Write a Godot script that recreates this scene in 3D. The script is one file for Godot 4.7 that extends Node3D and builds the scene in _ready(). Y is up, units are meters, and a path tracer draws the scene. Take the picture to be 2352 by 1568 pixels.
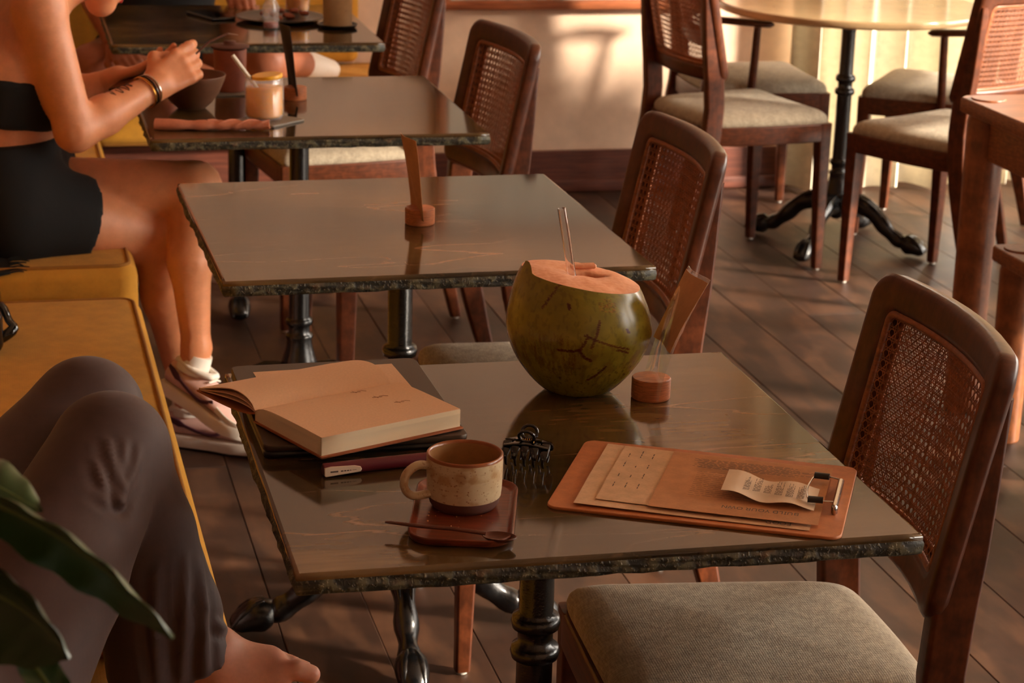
extends Node3D
# A cafe interior: a row of square stone tables along a mustard bench, cane-back chairs, a round table by the curtain, three guests.
# Room frame: x to the right along the tables, z towards the camera, y up, origin on the floor under the front table.

const CAM := Vector3(-0.633, 1.618, 2.371)
const FOCAL := 4959.7            # pixels of the 2352 x 1568 photograph
const TOP := 0.75                # height of the table tops

var cam_f := Vector3(0.2322, -0.2880, -0.9291)
var cam_r := Vector3(0.9719, 0.0279, 0.2342)
var cam_u := Vector3(0.0415, 0.9572, -0.2863)
var M := {}                      # materials by name
var rng := RandomNumberGenerator.new()
var taken := {}

# ---------------------------------------------------------------- pixels to places
func ray(px: float, py: float) -> Vector3:
	return cam_f + cam_r * ((px - 1176.0) / FOCAL) - cam_u * ((py - 784.0) / FOCAL)
func at_z(px: float, py: float, z: float) -> Vector3:
	var d := ray(px, py)
	return CAM + d * ((z - CAM.z) / d.z)
func at_y(px: float, py: float, y: float) -> Vector3:
	var d := ray(px, py)
	return CAM + d * ((y - CAM.y) / d.y)
func at_d(px: float, py: float, d: float) -> Vector3:
	return CAM + ray(px, py) * d

# ---------------------------------------------------------------- mesh builder
class MB:
	var v := PackedVector3Array()
	var ix := PackedInt32Array()
	var uv := PackedVector2Array()
	var t := Transform3D()
	func grid(rows: Array, cu := false, cv := false, flip := false, uvs := Rect2(0, 0, 1, 1)) -> void:
		var m: int = rows.size()
		var k: int = rows[0].size()
		var b := v.size()
		for i in m:
			var r: PackedVector3Array = rows[i]
			for j in k:
				v.append(t * r[j])
				uv.append(Vector2(uvs.position.x + uvs.size.x * j / maxf(1.0, k - 1.0), uvs.position.y + uvs.size.y * i / maxf(1.0, m - 1.0)))
		for i in (m if cv else m - 1):
			var i2 := (i + 1) % m
			for j in (k if cu else k - 1):
				var j2 := (j + 1) % k
				var a := b + i * k + j
				var c := b + i * k + j2
				var d := b + i2 * k + j2
				var e := b + i2 * k + j
				if flip:
					ix.append_array([a, d, c, a, e, d])
				else:
					ix.append_array([a, c, d, a, d, e])
	func fan(ring: PackedVector3Array, flip := false) -> void:
		var c := Vector3.ZERO
		for p in ring:
			c += p
		c /= ring.size()
		var b := v.size()
		v.append(t * c)
		uv.append(Vector2(0.5, 0.5))
		for p in ring:
			v.append(t * p)
			uv.append(Vector2(0.5, 0.5))
		var n := ring.size()
		for j in n:
			var a := b + 1 + j
			var d := b + 1 + (j + 1) % n
			if flip:
				ix.append_array([b, a, d])
			else:
				ix.append_array([b, d, a])
	func loft(rings: Array, cap0 := true, cap1 := true, ring_closed := true, loop := false) -> void:
		grid(rings, ring_closed, loop)
		if not loop:
			if cap0:
				fan(rings[0], false)
			if cap1:
				fan(rings[rings.size() - 1], true)
	func mesh() -> ArrayMesh:
		var vol := 0.0
		for k in range(0, ix.size(), 3):
			vol += v[ix[k]].dot(v[ix[k + 1]].cross(v[ix[k + 2]]))
		if vol > 0.0:                                  # front faces run clockwise
			for k in range(0, ix.size(), 3):
				var s := ix[k + 1]
				ix[k + 1] = ix[k + 2]
				ix[k + 2] = s
		var nn := PackedVector3Array()
		nn.resize(v.size())
		for k in range(0, ix.size(), 3):
			var a := ix[k]
			var b := ix[k + 1]
			var c := ix[k + 2]
			var n := (v[c] - v[a]).cross(v[b] - v[a])
			nn[a] += n
			nn[b] += n
			nn[c] += n
		for k in nn.size():
			nn[k] = nn[k].normalized() if nn[k].length_squared() > 1e-24 else Vector3.UP
		var arr := []
		arr.resize(Mesh.ARRAY_MAX)
		arr[Mesh.ARRAY_VERTEX] = v
		arr[Mesh.ARRAY_NORMAL] = nn
		arr[Mesh.ARRAY_TEX_UV] = uv
		arr[Mesh.ARRAY_INDEX] = ix
		var am := ArrayMesh.new()
		am.add_surface_from_arrays(Mesh.PRIMITIVE_TRIANGLES, arr)
		return am

func lathe(mb: MB, prof: Array, segs := 32, at := Vector3.ZERO, cap0 := true, cap1 := true) -> void:
	var rings := []
	for p in prof:
		var r := PackedVector3Array()
		for j in segs:
			var a := TAU * j / segs
			r.append(at + Vector3(cos(a) * p.x, p.y, sin(a) * p.x))
		rings.append(r)
	mb.loft(rings, cap0, cap1)

# A tube along pts; each radius is a float or a Vector2 (across, along up).
func tube(mb: MB, pts: Array, rads: Array, segs := 10, up := Vector3.UP, cap := true) -> void:
	var rings := []
	var n := pts.size()
	var u := up
	for i in n:
		var d: Vector3 = (pts[mini(i + 1, n - 1)] - pts[maxi(i - 1, 0)]).normalized()
		var side := d.cross(u)
		if side.length() < 1e-4:
			side = d.cross(Vector3(0.3, 0.1, 1.0))
		side = side.normalized()
		u = side.cross(d).normalized()
		var rr = rads[mini(i, rads.size() - 1)]
		var rx: float = rr.x if rr is Vector2 else rr
		var ry: float = rr.y if rr is Vector2 else rr
		var ring := PackedVector3Array()
		for j in segs:
			var a := TAU * j / segs
			ring.append(pts[i] + side * cos(a) * rx + u * sin(a) * ry)
		rings.append(ring)
	mb.loft(rings, cap, cap)

func curve_pts(ctrl: Array, n: int) -> Array:          # Catmull-Rom through the control points
	var out := []
	var m := ctrl.size()
	for i in n:
		var f := float(i) / (n - 1) * (m - 1)
		var k := mini(int(f), m - 2)
		var s := f - k
		var a = ctrl[maxi(k - 1, 0)]
		var b = ctrl[k]
		var c = ctrl[k + 1]
		var d = ctrl[mini(k + 2, m - 1)]
		out.append(0.5 * (2.0 * b + (c - a) * s + (2.0 * a - 5.0 * b + 4.0 * c - d) * s * s + (3.0 * b - a - 3.0 * c + d) * s * s * s))
	return out

func rrect(w: float, h: float, r: float, seg := 5) -> PackedVector2Array:   # rounded rectangle about the origin
	var o := PackedVector2Array()
	for c in 4:
		var cx := (w / 2 - r) * (1 if c in [0, 3] else -1)
		var cy := (h / 2 - r) * (1 if c in [0, 1] else -1)
		for k in seg + 1:
			var a := (c + float(k) / seg) * PI / 2
			o.append(Vector2(cx + cos(a) * r, cy + sin(a) * r))
	return o

func inset(poly: PackedVector2Array, d: float) -> PackedVector2Array:
	var o := PackedVector2Array()
	var n := poly.size()
	var area := 0.0
	for i in n:
		area += poly[i].cross(poly[(i + 1) % n])
	var s := 1.0 if area > 0 else -1.0
	for i in n:
		var e1 := (poly[i] - poly[(i + n - 1) % n]).normalized()
		var e2 := (poly[(i + 1) % n] - poly[i]).normalized()
		var n1 := Vector2(-e1.y, e1.x) * s
		var n2 := Vector2(-e2.y, e2.x) * s
		var m := (n1 + n2)
		if m.length() < 1e-4:
			m = n1
		m = m.normalized()
		o.append(poly[i] + m * d / maxf(0.5, m.dot(n1)))
	return o

func ring_y(poly: PackedVector2Array, y: float) -> PackedVector3Array:
	var r := PackedVector3Array()
	for p in poly:
		r.append(Vector3(p.x, y, p.y))
	return r

func slab(mb: MB, poly: PackedVector2Array, y0: float, y1: float, bev := 0.002) -> void:   # polygon in x, z pulled up, with bevelled edges
	mb.loft([ring_y(inset(poly, bev), y0), ring_y(poly, y0 + bev), ring_y(poly, y1 - bev), ring_y(inset(poly, bev), y1)])

func boxm(mb: MB, c: Vector3, s: Vector3, bev := 0.003) -> void:
	var keep := mb.t
	mb.t = keep * Transform3D(Basis(), c)
	var b := minf(bev, minf(s.x, minf(s.y, s.z)) * 0.45)
	slab(mb, rrect(s.x, s.z, b, 1), -s.y / 2, s.y / 2, b * 0.8)
	mb.t = keep

func soft_box(mb: MB, c: Vector3, s: Vector3, r: float, crown := 0.0) -> void:   # a cushion: rounded all round, slightly domed
	var rings := []
	var poly := rrect(s.x, s.z, r * 1.3, 6)
	for k in 6:
		var a := PI / 2 * k / 5.0
		rings.append(ring_y(inset(poly, r * (1 - sin(a))), -s.y / 2 + r * (1 - cos(a))))
	for k in 6:
		var a := PI / 2 * k / 5.0
		rings.append(ring_y(inset(poly, r * (1 - cos(a))), s.y / 2 - r * (1 - sin(a))))
	for k in range(1, 5):
		var f := 1.0 - k / 5.0
		var rr := PackedVector3Array()
		for p in inset(poly, r):
			rr.append(Vector3(p.x * f, s.y / 2 + crown * (1 - f * f), p.y * f))
		rings.append(rr)
	var keep := mb.t
	mb.t = keep * Transform3D(Basis(), c)
	mb.loft(rings)
	mb.t = keep

# a sheet with thickness; fn(u, v) gives its top
func sheet(mb: MB, fn: Callable, nu: int, nv: int, thick: float) -> void:
	var a := []
	var b := []
	for i in nv + 1:
		var ra := PackedVector3Array()
		var rb := PackedVector3Array()
		for j in nu + 1:
			var p: Vector3 = fn.call(float(j) / nu, float(i) / nv)
			ra.append(p)
			rb.append(p - Vector3(0, thick, 0))
		a.append(ra)
		b.append(rb)
	mb.grid(a)
	mb.grid(b, false, false, true)
	var rim := []
	for j in nu + 1:
		rim.append([a[0][j], b[0][j]])
	for i in range(1, nv + 1):
		rim.append([a[i][nu], b[i][nu]])
	for j in range(nu - 1, -1, -1):
		rim.append([a[nv][j], b[nv][j]])
	for i in range(nv - 1, 0, -1):
		rim.append([a[i][0], b[i][0]])
	var top := PackedVector3Array()
	var low := PackedVector3Array()
	for q in rim:
		top.append(q[0])
		low.append(q[1])
	mb.grid([low, top], true)

# ---------------------------------------------------------------- nodes
func numbered(called: String) -> String:
	if not taken.has(called):
		taken[called] = 0
		return called
	taken[called] += 1
	return "%s_%03d" % [called, taken[called]]

func tag(o: Node3D, label: String, category: String, group := "") -> Node3D:
	o.set_meta("label", label)
	o.set_meta("category", category)
	if group:
		o.set_meta("group", group)
	return o

func thing(called: String, label: String, category: String, at := Vector3.ZERO, turn := 0.0, group := "") -> Node3D:
	var o := Node3D.new()
	o.name = numbered(called)
	add_child(o)
	o.position = at
	o.rotation.y = turn
	return tag(o, label, category, group)

func part(called: String, m: Mesh, material: Material, parent: Node3D, label := "") -> MeshInstance3D:
	var o := MeshInstance3D.new()
	o.mesh = m
	o.material_override = material
	o.name = called
	parent.add_child(o, true)
	if label:
		o.set_meta("label", label)
	return o

func pmb(called: String, mb: MB, material: Material, parent: Node3D, label := "") -> MeshInstance3D:
	return part(called, mb.mesh(), material, parent, label)

func structure(called: String, mb: MB, material: Material) -> MeshInstance3D:
	var o := pmb(called, mb, material, self)
	o.set_meta("kind", "structure")
	return o

func copy(o: Node3D, called: String, at: Vector3, turn: float, label: String) -> Node3D:
	var c: Node3D = o.duplicate()
	c.name = numbered(called)
	add_child(c)
	c.position = at
	c.rotation.y = turn
	c.set_meta("label", label)
	return c

# ---------------------------------------------------------------- materials
func mat(called: String, c: Color, rough: float, tex: Texture2D = null, scale := Vector3.ONE, world := false) -> StandardMaterial3D:
	var m := StandardMaterial3D.new()
	m.resource_name = called
	m.albedo_color = c
	m.roughness = rough
	if tex:
		m.albedo_texture = tex
		m.uv1_triplanar = true
		m.uv1_world_triplanar = world
		m.uv1_scale = scale
	M[called] = m
	return m

func relief(m: StandardMaterial3D, tex: Texture2D, depth: float) -> void:
	m.heightmap_enabled = true
	m.heightmap_texture = tex
	m.heightmap_scale = depth

func noise(freq: float, oct: int, sd: int, kind := FastNoiseLite.TYPE_SIMPLEX_SMOOTH) -> FastNoiseLite:
	var n := FastNoiseLite.new()
	n.noise_type = kind
	n.frequency = freq
	n.fractal_octaves = oct
	n.seed = sd
	return n

func tile(w: int, h: int, n: FastNoiseLite, to: Vector2i) -> Image:     # a seamless grey picture, stretched to another size
	var im := n.get_seamless_image(w, h)
	im.convert(Image.FORMAT_L8)
	if Vector2i(w, h) != to:
		im.resize(to.x, to.y, Image.INTERPOLATE_CUBIC)
	return im

func blend(layers: Array, fn: Callable, size := 512) -> ImageTexture:    # one picture computed from several grey ones
	var im := Image.create(size, size, false, Image.FORMAT_RGB8)
	var data := PackedByteArray()
	data.resize(size * size * 3)
	var raw := []
	for l in layers:
		raw.append(l.get_data())
	var n := layers.size()
	var q := PackedFloat32Array()
	q.resize(n)
	for i in size * size:
		for k in n:
			q[k] = raw[k][i] / 255.0
		var c: Color = fn.call(q)
		data[i * 3] = clampi(int(c.r * 255.0 + 0.5), 0, 255)
		data[i * 3 + 1] = clampi(int(c.g * 255.0 + 0.5), 0, 255)
		data[i * 3 + 2] = clampi(int(c.b * 255.0 + 0.5), 0, 255)
	im.set_data(size, size, false, Image.FORMAT_RGB8, data)
	return ImageTexture.create_from_image(im)

func c8(r: int, g: int, b: int) -> Color:
	return Color(r / 255.0, g / 255.0, b / 255.0)

# ---------------------------------------------------------------- bodies: tapered capsules joined smoothly, meshed as surface nets
# bone: [a, b, radius at a, radius at b, blend, cut end b flat (0/1), cut end a flat (0/1)]
func body_mesh(mb: MB, bones: Array, cell: float, soft := 0.04) -> void:
	var lo := Vector3(1e9, 1e9, 1e9)
	var hi := -lo
	for b in bones:
		var r: float = maxf(b[2], b[3]) + cell * 2.5
		for p in [b[0], b[1]]:
			lo = lo.min(p - Vector3.ONE * r)
			hi = hi.max(p + Vector3.ONE * r)
	var nx := int((hi.x - lo.x) / cell) + 2
	var ny := int((hi.y - lo.y) / cell) + 2
	var nz := int((hi.z - lo.z) / cell) + 2
	var f := PackedFloat32Array()
	f.resize(nx * ny * nz)
	f.fill(1.0)
	for b in bones:
		var a: Vector3 = b[0]
		var e: Vector3 = b[1]
		var ra: float = b[2]
		var rb: float = b[3]
		var k: float = b[4] if b.size() > 4 else soft
		var flat: bool = b.size() > 5 and b[5] > 0
		var flat0: bool = b.size() > 6 and b[6] > 0
		var m: float = maxf(ra, rb) + k + cell * 2.0
		var l: Vector3 = a.min(e) - Vector3.ONE * m
		var h: Vector3 = a.max(e) + Vector3.ONE * m
		var i0 := maxi(0, int((l.x - lo.x) / cell))
		var i1 := mini(nx - 1, int((h.x - lo.x) / cell) + 1)
		var j0 := maxi(0, int((l.y - lo.y) / cell))
		var j1 := mini(ny - 1, int((h.y - lo.y) / cell) + 1)
		var k0 := maxi(0, int((l.z - lo.z) / cell))
		var k1 := mini(nz - 1, int((h.z - lo.z) / cell) + 1)
		var ab := e - a
		var ll := maxf(ab.length_squared(), 1e-9)
		var dir := ab / sqrt(ll)
		var band := k + cell * 2.0
		for kk in range(k0, k1 + 1):
			for jj in range(j0, j1 + 1):
				var base := (kk * ny + jj) * nx
				for ii in range(i0, i1 + 1):
					var p := Vector3(lo.x + ii * cell, lo.y + jj * cell, lo.z + kk * cell)
					var s := (p - a).dot(ab) / ll
					var tt := clampf(s, 0.0, 1.0)
					var d := (p - a - ab * tt).length() - (ra + (rb - ra) * tt)
					if d > band:
						continue
					if flat:
						d = maxf(d, (p - e).dot(dir))
					if flat0:
						d = maxf(d, (a - p).dot(dir))
					var q := f[base + ii]
					if d >= q + k:
						continue
					if q >= d + k:
						f[base + ii] = d
					else:
						var g := (k - absf(d - q)) / k
						f[base + ii] = minf(d, q) - g * g * k * 0.25
	var id := {}
	var b0 := mb.v.size()
	var near := cell * 1.8
	var sx := 1
	var sy := nx
	var sz := nx * ny
	var offs := [0, sx, sy, sx + sy, sz, sx + sz, sy + sz, sx + sy + sz]
	var cor := [Vector3(0, 0, 0), Vector3(1, 0, 0), Vector3(0, 1, 0), Vector3(1, 1, 0), Vector3(0, 0, 1), Vector3(1, 0, 1), Vector3(0, 1, 1), Vector3(1, 1, 1)]
	var edges := [[0, 1], [2, 3], [4, 5], [6, 7], [0, 2], [1, 3], [4, 6], [5, 7], [0, 4], [1, 5], [2, 6], [3, 7]]
	for kk in nz - 1:
		for jj in ny - 1:
			var base := (kk * ny + jj) * nx
			for ii in nx - 1:
				var c := base + ii
				if absf(f[c]) > near:
					continue
				var inside := 0
				for o in 8:
					if f[c + offs[o]] < 0.0:
						inside += 1
				if inside == 0 or inside == 8:
					continue
				var sum := Vector3.ZERO
				var cnt := 0
				for ed in edges:
					var fa := f[c + offs[ed[0]]]
					var fb := f[c + offs[ed[1]]]
					if (fa < 0.0) != (fb < 0.0):
						sum += (cor[ed[0]] as Vector3).lerp(cor[ed[1]], fa / (fa - fb))
						cnt += 1
				id[c] = mb.v.size()
				mb.v.append(mb.t * (lo + (Vector3(ii, jj, kk) + sum / cnt) * cell))
				mb.uv.append(Vector2.ZERO)
	var added := mb.ix.size()
	for c in id:
		# edges that start at this cell's low corner, along x, y, z
		for ax in 3:
			var st: int = [sx, sy, sz][ax]
			var f0 := f[c]
			var f1 := f[c + st]
			if (f0 < 0.0) == (f1 < 0.0):
				continue
			var u: int = [sy, sz, sx][ax]
			var w: int = [sz, sx, sy][ax]
			if not (id.has(c - u) and id.has(c - w) and id.has(c - u - w)):
				continue
			var q0: int = id[c]
			var q1: int = id[c - u]
			var q2: int = id[c - u - w]
			var q3: int = id[c - w]
			if f0 < 0.0:
				mb.ix.append_array([q0, q1, q2, q0, q2, q3])
			else:
				mb.ix.append_array([q0, q2, q1, q0, q3, q2])

# the same field at one point, to lay folds exactly on a body's surface
func field_at(bones: Array, p: Vector3, soft: float) -> float:
	var q := 1.0
	for b in bones:
		var ab: Vector3 = b[1] - b[0]
		var t := clampf((p - b[0]).dot(ab) / maxf(ab.length_squared(), 1e-9), 0.0, 1.0)
		var d: float = (p - b[0] - ab * t).length() - lerpf(b[2], b[3], t)
		if b.size() > 5 and b[5] > 0:
			d = maxf(d, (p - b[1]).dot(ab.normalized()))
		var k: float = b[4] if b.size() > 4 else soft
		if absf(d - q) < k:
			var g := (k - absf(d - q)) / k
			q = minf(d, q) - g * g * k * 0.25
		else:
			q = minf(q, d)
	return q

func on_body(px: Array, bones: Array, soft: float) -> Vector3:      # where the line of sight through a pixel meets a body
	var d := ray(px[0], px[1]).normalized()
	var t := 1.6
	for k in 90:
		var s := field_at(bones, CAM + d * t, soft)
		if s < 0.0004 or t > 3.4:
			break
		t += maxf(s * 0.8, 0.0005)
	return CAM + d * t

# ---------------------------------------------------------------- the scene
func _ready() -> void:
	rng.seed = 7
	# camera
	var cam := Camera3D.new()
	cam.name = "camera"
	add_child(cam)
	cam.transform = Transform3D(Basis(cam_r, cam_u, -cam_f), CAM).orthonormalized()
	var lens := CameraAttributesPhysical.new()
	lens.frustum_focal_length = 12.0 / (784.0 / FOCAL)
	lens.frustum_focus_distance = 2.62
	lens.exposure_aperture = 13.0
	cam.attributes = lens
	cam.fov = rad_to_deg(2.0 * atan(784.0 / FOCAL))
	cam.current = true
	# daylight: a hazy warm sky through the windows, a low soft sun from the right
	var we := WorldEnvironment.new()
	we.name = "surroundings"
	var env := Environment.new()
	env.background_mode = Environment.BG_COLOR
	env.background_color = c8(255, 245, 231)
	env.background_energy_multiplier = 5.0
	env.tonemap_mode = Environment.TONE_MAPPER_LINEAR
	env.tonemap_exposure = 3.05
	env.sdfgi_enabled = true
	env.ssao_enabled = true
	env.ssil_enabled = true
	we.environment = env
	add_child(we)
	var sun := DirectionalLight3D.new()
	sun.name = "sun"
	sun.light_color = c8(255, 238, 216)
	sun.light_energy = 2.1
	sun.light_angular_distance = 7.0
	sun.shadow_enabled = true
	add_child(sun)
	sun.look_at_from_position(Vector3(8.0, 3.5, 5.0), Vector3.ZERO)

	make_materials()
	build_room()
	build_bench()
	build_tables()
	build_chairs()
	build_right_furniture()
	table_one()
	table_two()
	table_three()
	table_four()
	person_one()
	person_two()
	person_three()
	plant()
	bench_things()

func make_materials() -> void:
	var big := Vector2i(512, 512)
	# wood grain: long along the image's x
	var grain := [tile(64, 512, noise(0.03, 4, 3), big), tile(512, 512, noise(0.01, 4, 5), big), tile(128, 512, noise(0.09, 3, 9), big)]
	var wood := blend(grain, func(q: PackedFloat32Array): return Color(1, 1, 1) * (0.55 + 0.32 * q[0] + 0.22 * q[1] + 0.16 * (q[2] - 0.5)))
	var wear := blend([tile(512, 512, noise(0.012, 5, 21), big), tile(64, 512, noise(0.04, 4, 22), big), tile(512, 512, noise(0.06, 3, 23), big)], func(q: PackedFloat32Array):
		var s: float = smoothstep(0.35, 0.70, q[0])
		var b: float = 0.72 + 0.26 * q[1] + 0.16 * (q[2] - 0.5)
		return Color(0.74, 0.68, 0.64).lerp(Color(1.0, 0.95, 0.88), s) * b)
	var stain := blend([tile(512, 512, noise(0.012, 5, 31), big), tile(512, 512, noise(0.05, 4, 32), big)], func(q: PackedFloat32Array): return Color(1, 1, 1) * clampf(0.25 + 0.55 * q[0] + 0.35 * (q[1] - 0.5), 0.0, 1.0))
	var cloudy := blend([tile(512, 512, noise(0.008, 4, 41), big), tile(512, 512, noise(0.05, 4, 42), big)], func(q: PackedFloat32Array): return Color(1, 1, 1) * (0.88 + 0.10 * q[0] + 0.05 * q[1]))
	var fine := ImageTexture.create_from_image(tile(512, 512, noise(0.2, 3, 51), big))
	var weave := Image.create(256, 256, false, Image.FORMAT_L8)
	for y in 256:
		for x in 256:
			var over := ((x >> 2) + (y >> 2)) % 2 == 0
			var s := sin((x % 4 + 0.5) / 4.0 * PI) if over else sin((y % 4 + 0.5) / 4.0 * PI)
			weave.set_pixel(x, y, Color(s, s, s) * (0.75 + 0.25 * rng.randf()))
	var weave_t := ImageTexture.create_from_image(weave)
	# stone of the table tops: dark olive brown, streaked along x, with thin pink veins
	var stone := blend([tile(512, 512, noise(0.006, 5, 61), Vector2i(1024, 1024)), tile(128, 1024, noise(0.10, 4, 62), Vector2i(1024, 1024)), tile(128, 512, noise(0.014, 3, 63), Vector2i(1024, 1024)), tile(256, 512, noise(0.02, 4, 64), Vector2i(1024, 1024))], func(q: PackedFloat32Array):
		var base := c8(42, 33, 19).lerp(c8(146, 110, 62), clampf(0.34 + (q[0] - 0.5) * 1.0 + (q[1] - 0.5) * 0.34 + (q[3] - 0.5) * 0.4, 0.0, 1.0))
		var vein: float = 1.0 - smoothstep(0.002, 0.014, absf(q[2] - 0.5 + (q[1] - 0.5) * 0.05))
		var vein2: float = 1.0 - smoothstep(0.0, 0.010, absf(q[3] - 0.60 + (q[1] - 0.5) * 0.08))
		base = base.lerp(c8(182, 132, 98), vein * clampf(0.25 + 1.0 * (q[0] - 0.3), 0.05, 0.7))
		return base.lerp(c8(132, 106, 74), vein2 * 0.3), 1024)
	var rough_stone := blend([tile(512, 512, noise(0.03, 5, 71), big), tile(512, 512, noise(0.12, 3, 72), big), tile(512, 512, noise(0.02, 3, 73, FastNoiseLite.TYPE_CELLULAR), big)], func(q: PackedFloat32Array):
		var base := c8(34, 33, 25).lerp(c8(104, 100, 74), smoothstep(0.35, 0.8, q[0]))
		base = base.lerp(c8(196, 182, 140), smoothstep(0.62, 0.85, q[1]) * 0.6)
		return base.lerp(c8(140, 104, 78), smoothstep(0.72, 0.9, q[2]) * 0.5))

	var m: StandardMaterial3D
	m = mat("chair_wood", c8(102, 52, 27), 0.36, wood, Vector3(9, 1.6, 9))
	m.metallic_specular = 0.38
	m = mat("chair_wood_across", c8(102, 52, 27), 0.36, wood, Vector3(9, 9, 1.6))
	M["chair_wood_across"].metallic_specular = 0.38
	var linen := blend([tile(64, 512, noise(0.16, 3, 131), big), tile(512, 64, noise(0.16, 3, 132), big), tile(512, 512, noise(0.01, 3, 133), big)], func(q: PackedFloat32Array): return Color(1, 1, 1) * clampf(0.80 + 0.30 * (q[0] - 0.5) + 0.30 * (q[1] - 0.5) + 0.12 * q[2], 0.0, 1.0))
	m = mat("seat_fabric", c8(190, 176, 152), 0.95, linen, Vector3(3, 3, 3))
	relief(m, weave_t, 0.05)
	m.uv1_scale = Vector3(5, 5, 5)
	m.rim_enabled = true
	m.rim = 0.3
	mat("cane", c8(172, 98, 54), 0.5, wood, Vector3(30, 6, 6))
	mat("foot_pad", c8(200, 195, 185), 0.5)
	for k in 4:
		var tone: float = [1.0, 0.93, 1.06, 0.97][k]
		m = mat("plank_%d" % k, Color(0.335 * tone, 0.232 * tone, 0.172 * tone), 0.42, wear, Vector3(1.4, 1.4, 0.45), true)
		m.uv1_offset = Vector3(0.13 * k, 0.0, 0.37 * k)
		m.roughness_texture = cloudy
		m.roughness = 0.50
	mat("under_floor", c8(30, 22, 17), 0.9)
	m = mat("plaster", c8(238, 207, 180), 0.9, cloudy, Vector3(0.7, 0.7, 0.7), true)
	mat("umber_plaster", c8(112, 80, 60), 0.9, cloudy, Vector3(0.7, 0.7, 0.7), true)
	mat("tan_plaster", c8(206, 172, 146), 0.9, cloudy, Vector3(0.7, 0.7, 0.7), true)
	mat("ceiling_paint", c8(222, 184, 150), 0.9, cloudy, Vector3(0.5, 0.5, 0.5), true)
	mat("red_wood", c8(112, 58, 40), 0.45, wood, Vector3(1.2, 8, 8), true)
	mat("frame_wood", c8(188, 104, 54), 0.5, wood, Vector3(1.2, 8, 8))
	mat("canvas", c8(214, 208, 190), 0.85, cloudy, Vector3(2, 2, 2))
	m = mat("curtain", c8(228, 219, 196), 0.95, fine, Vector3(6, 6, 6))
	m.albedo_texture = cloudy
	m.backlight_enabled = true
	m.backlight = Color(0.34, 0.32, 0.27)
	m.cull_mode = BaseMaterial3D.CULL_DISABLED
	m = mat("mustard", c8(202, 142, 40), 0.93, cloudy, Vector3(2.5, 2.5, 2.5), true)
	relief(m, weave_t, 0.02)
	m.uv1_scale = Vector3(4, 4, 4)
	m.rim_enabled = true
	m.rim = 0.25
	mat("piping", c8(158, 104, 30), 0.9, cloudy, Vector3(8, 8, 8))
	m = mat("stone", Color.WHITE, 0.16, stone, Vector3(0.55, 0.55, 0.55), true)
	m.metallic_specular = 0.58
	m.roughness = 0.09
	m = mat("stone_edge", Color.WHITE, 0.55, rough_stone, Vector3(3.2, 3.2, 3.2), true)
	relief(m, rough_stone, 0.35)
	m = mat("pale_stone", c8(190, 160, 118), 0.16, cloudy, Vector3(2, 2, 2))
	m.metallic_specular = 0.6
	m = mat("iron", c8(22, 23, 25), 0.26, stain, Vector3(9, 9, 9))
	m.metallic_specular = 0.6
	m.albedo_color = c8(24, 25, 27)
	relief(m, stain, 0.06)
	m = mat("honey_wood", c8(164, 97, 55), 0.38, wood, Vector3(10, 1.2, 10))
	m = mat("honey_wood_flat", c8(164, 97, 55), 0.38, wood, Vector3(1.2, 10, 10))
	# small things
	mat("menu_block", c8(230, 142, 90), 0.5, wood, Vector3(6, 25, 25))
	mat("kraft_card", c8(196, 142, 98), 0.85, cloudy, Vector3(9, 9, 9))
	mat("dark_card", c8(46, 34, 30), 0.6, stain, Vector3(7, 7, 7))
	mat("paper", c8(236, 192, 152), 0.9, fine, Vector3(3, 3, 3))
	M["paper"].albedo_texture = blend([tile(512, 512, noise(0.15, 3, 141), big)], func(q: PackedFloat32Array): return Color(1, 1, 1) * (0.95 + 0.05 * q[0]))
	mat("page_edge", c8(244, 222, 184), 0.9, ImageTexture.create_from_image(tile(512, 32, noise(0.3, 2, 81), Vector2i(512, 512))), Vector3(0.5, 40, 0.5))
	M["page_edge"].albedo_texture = blend([tile(512, 32, noise(0.02, 2, 82), big)], func(q: PackedFloat32Array): return Color(1, 1, 1) * (0.86 + 0.18 * q[0]))
	mat("book_cover", c8(170, 96, 52), 0.7, cloudy, Vector3(9, 9, 9))
	mat("ink", c8(150, 100, 72), 0.8)
	mat("ink_grey", c8(92, 76, 62), 0.8)
	m = mat("laptop_metal", c8(74, 62, 52), 0.42)
	m.metallic = 0.6
	mat("laptop_black", c8(18, 17, 18), 0.4)
	m = mat("tray_wood", c8(136, 62, 36), 0.3, wood, Vector3(4, 20, 20))
	mat("crumb", c8(214, 164, 110), 0.8)
	m = mat("spoon_wood", c8(112, 56, 36), 0.3, wood, Vector3(5, 30, 30))
	var speck := Image.create(512, 512, false, Image.FORMAT_RGB8)
	var tint: Image = tile(256, 256, noise(0.02, 4, 91), big)
	for y in 512:
		for x in 512:
			speck.set_pixel(x, y, c8(206, 186, 150).lerp(c8(176, 140, 96), smoothstep(0.5, 0.8, tint.get_pixel(x, y).r)))
	for k in 900:
		var cx := rng.randi_range(4, 507)
		var cy := rng.randi_range(4, 507)
		var r := rng.randi_range(0, 2)
		for y in range(cy - r, cy + r + 1):
			for x in range(cx - r, cx + r + 1):
				speck.set_pixel(x, y, speck.get_pixel(x, y).lerp(c8(120, 66, 34), rng.randf_range(0.4, 0.9)))
	m = mat("glaze", Color.WHITE, 0.3, ImageTexture.create_from_image(speck), Vector3(6, 6, 6))
	mat("rust_glaze", c8(150, 84, 42), 0.28, cloudy, Vector3(20, 20, 20))
	mat("dark_clay", c8(98, 58, 46), 0.75, cloudy, Vector3(9, 9, 9))
	mat("coffee_inside", c8(168, 124, 78), 0.3, cloudy, Vector3(14, 14, 14))
	mat("maroon", c8(96, 22, 34), 0.4)
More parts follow.
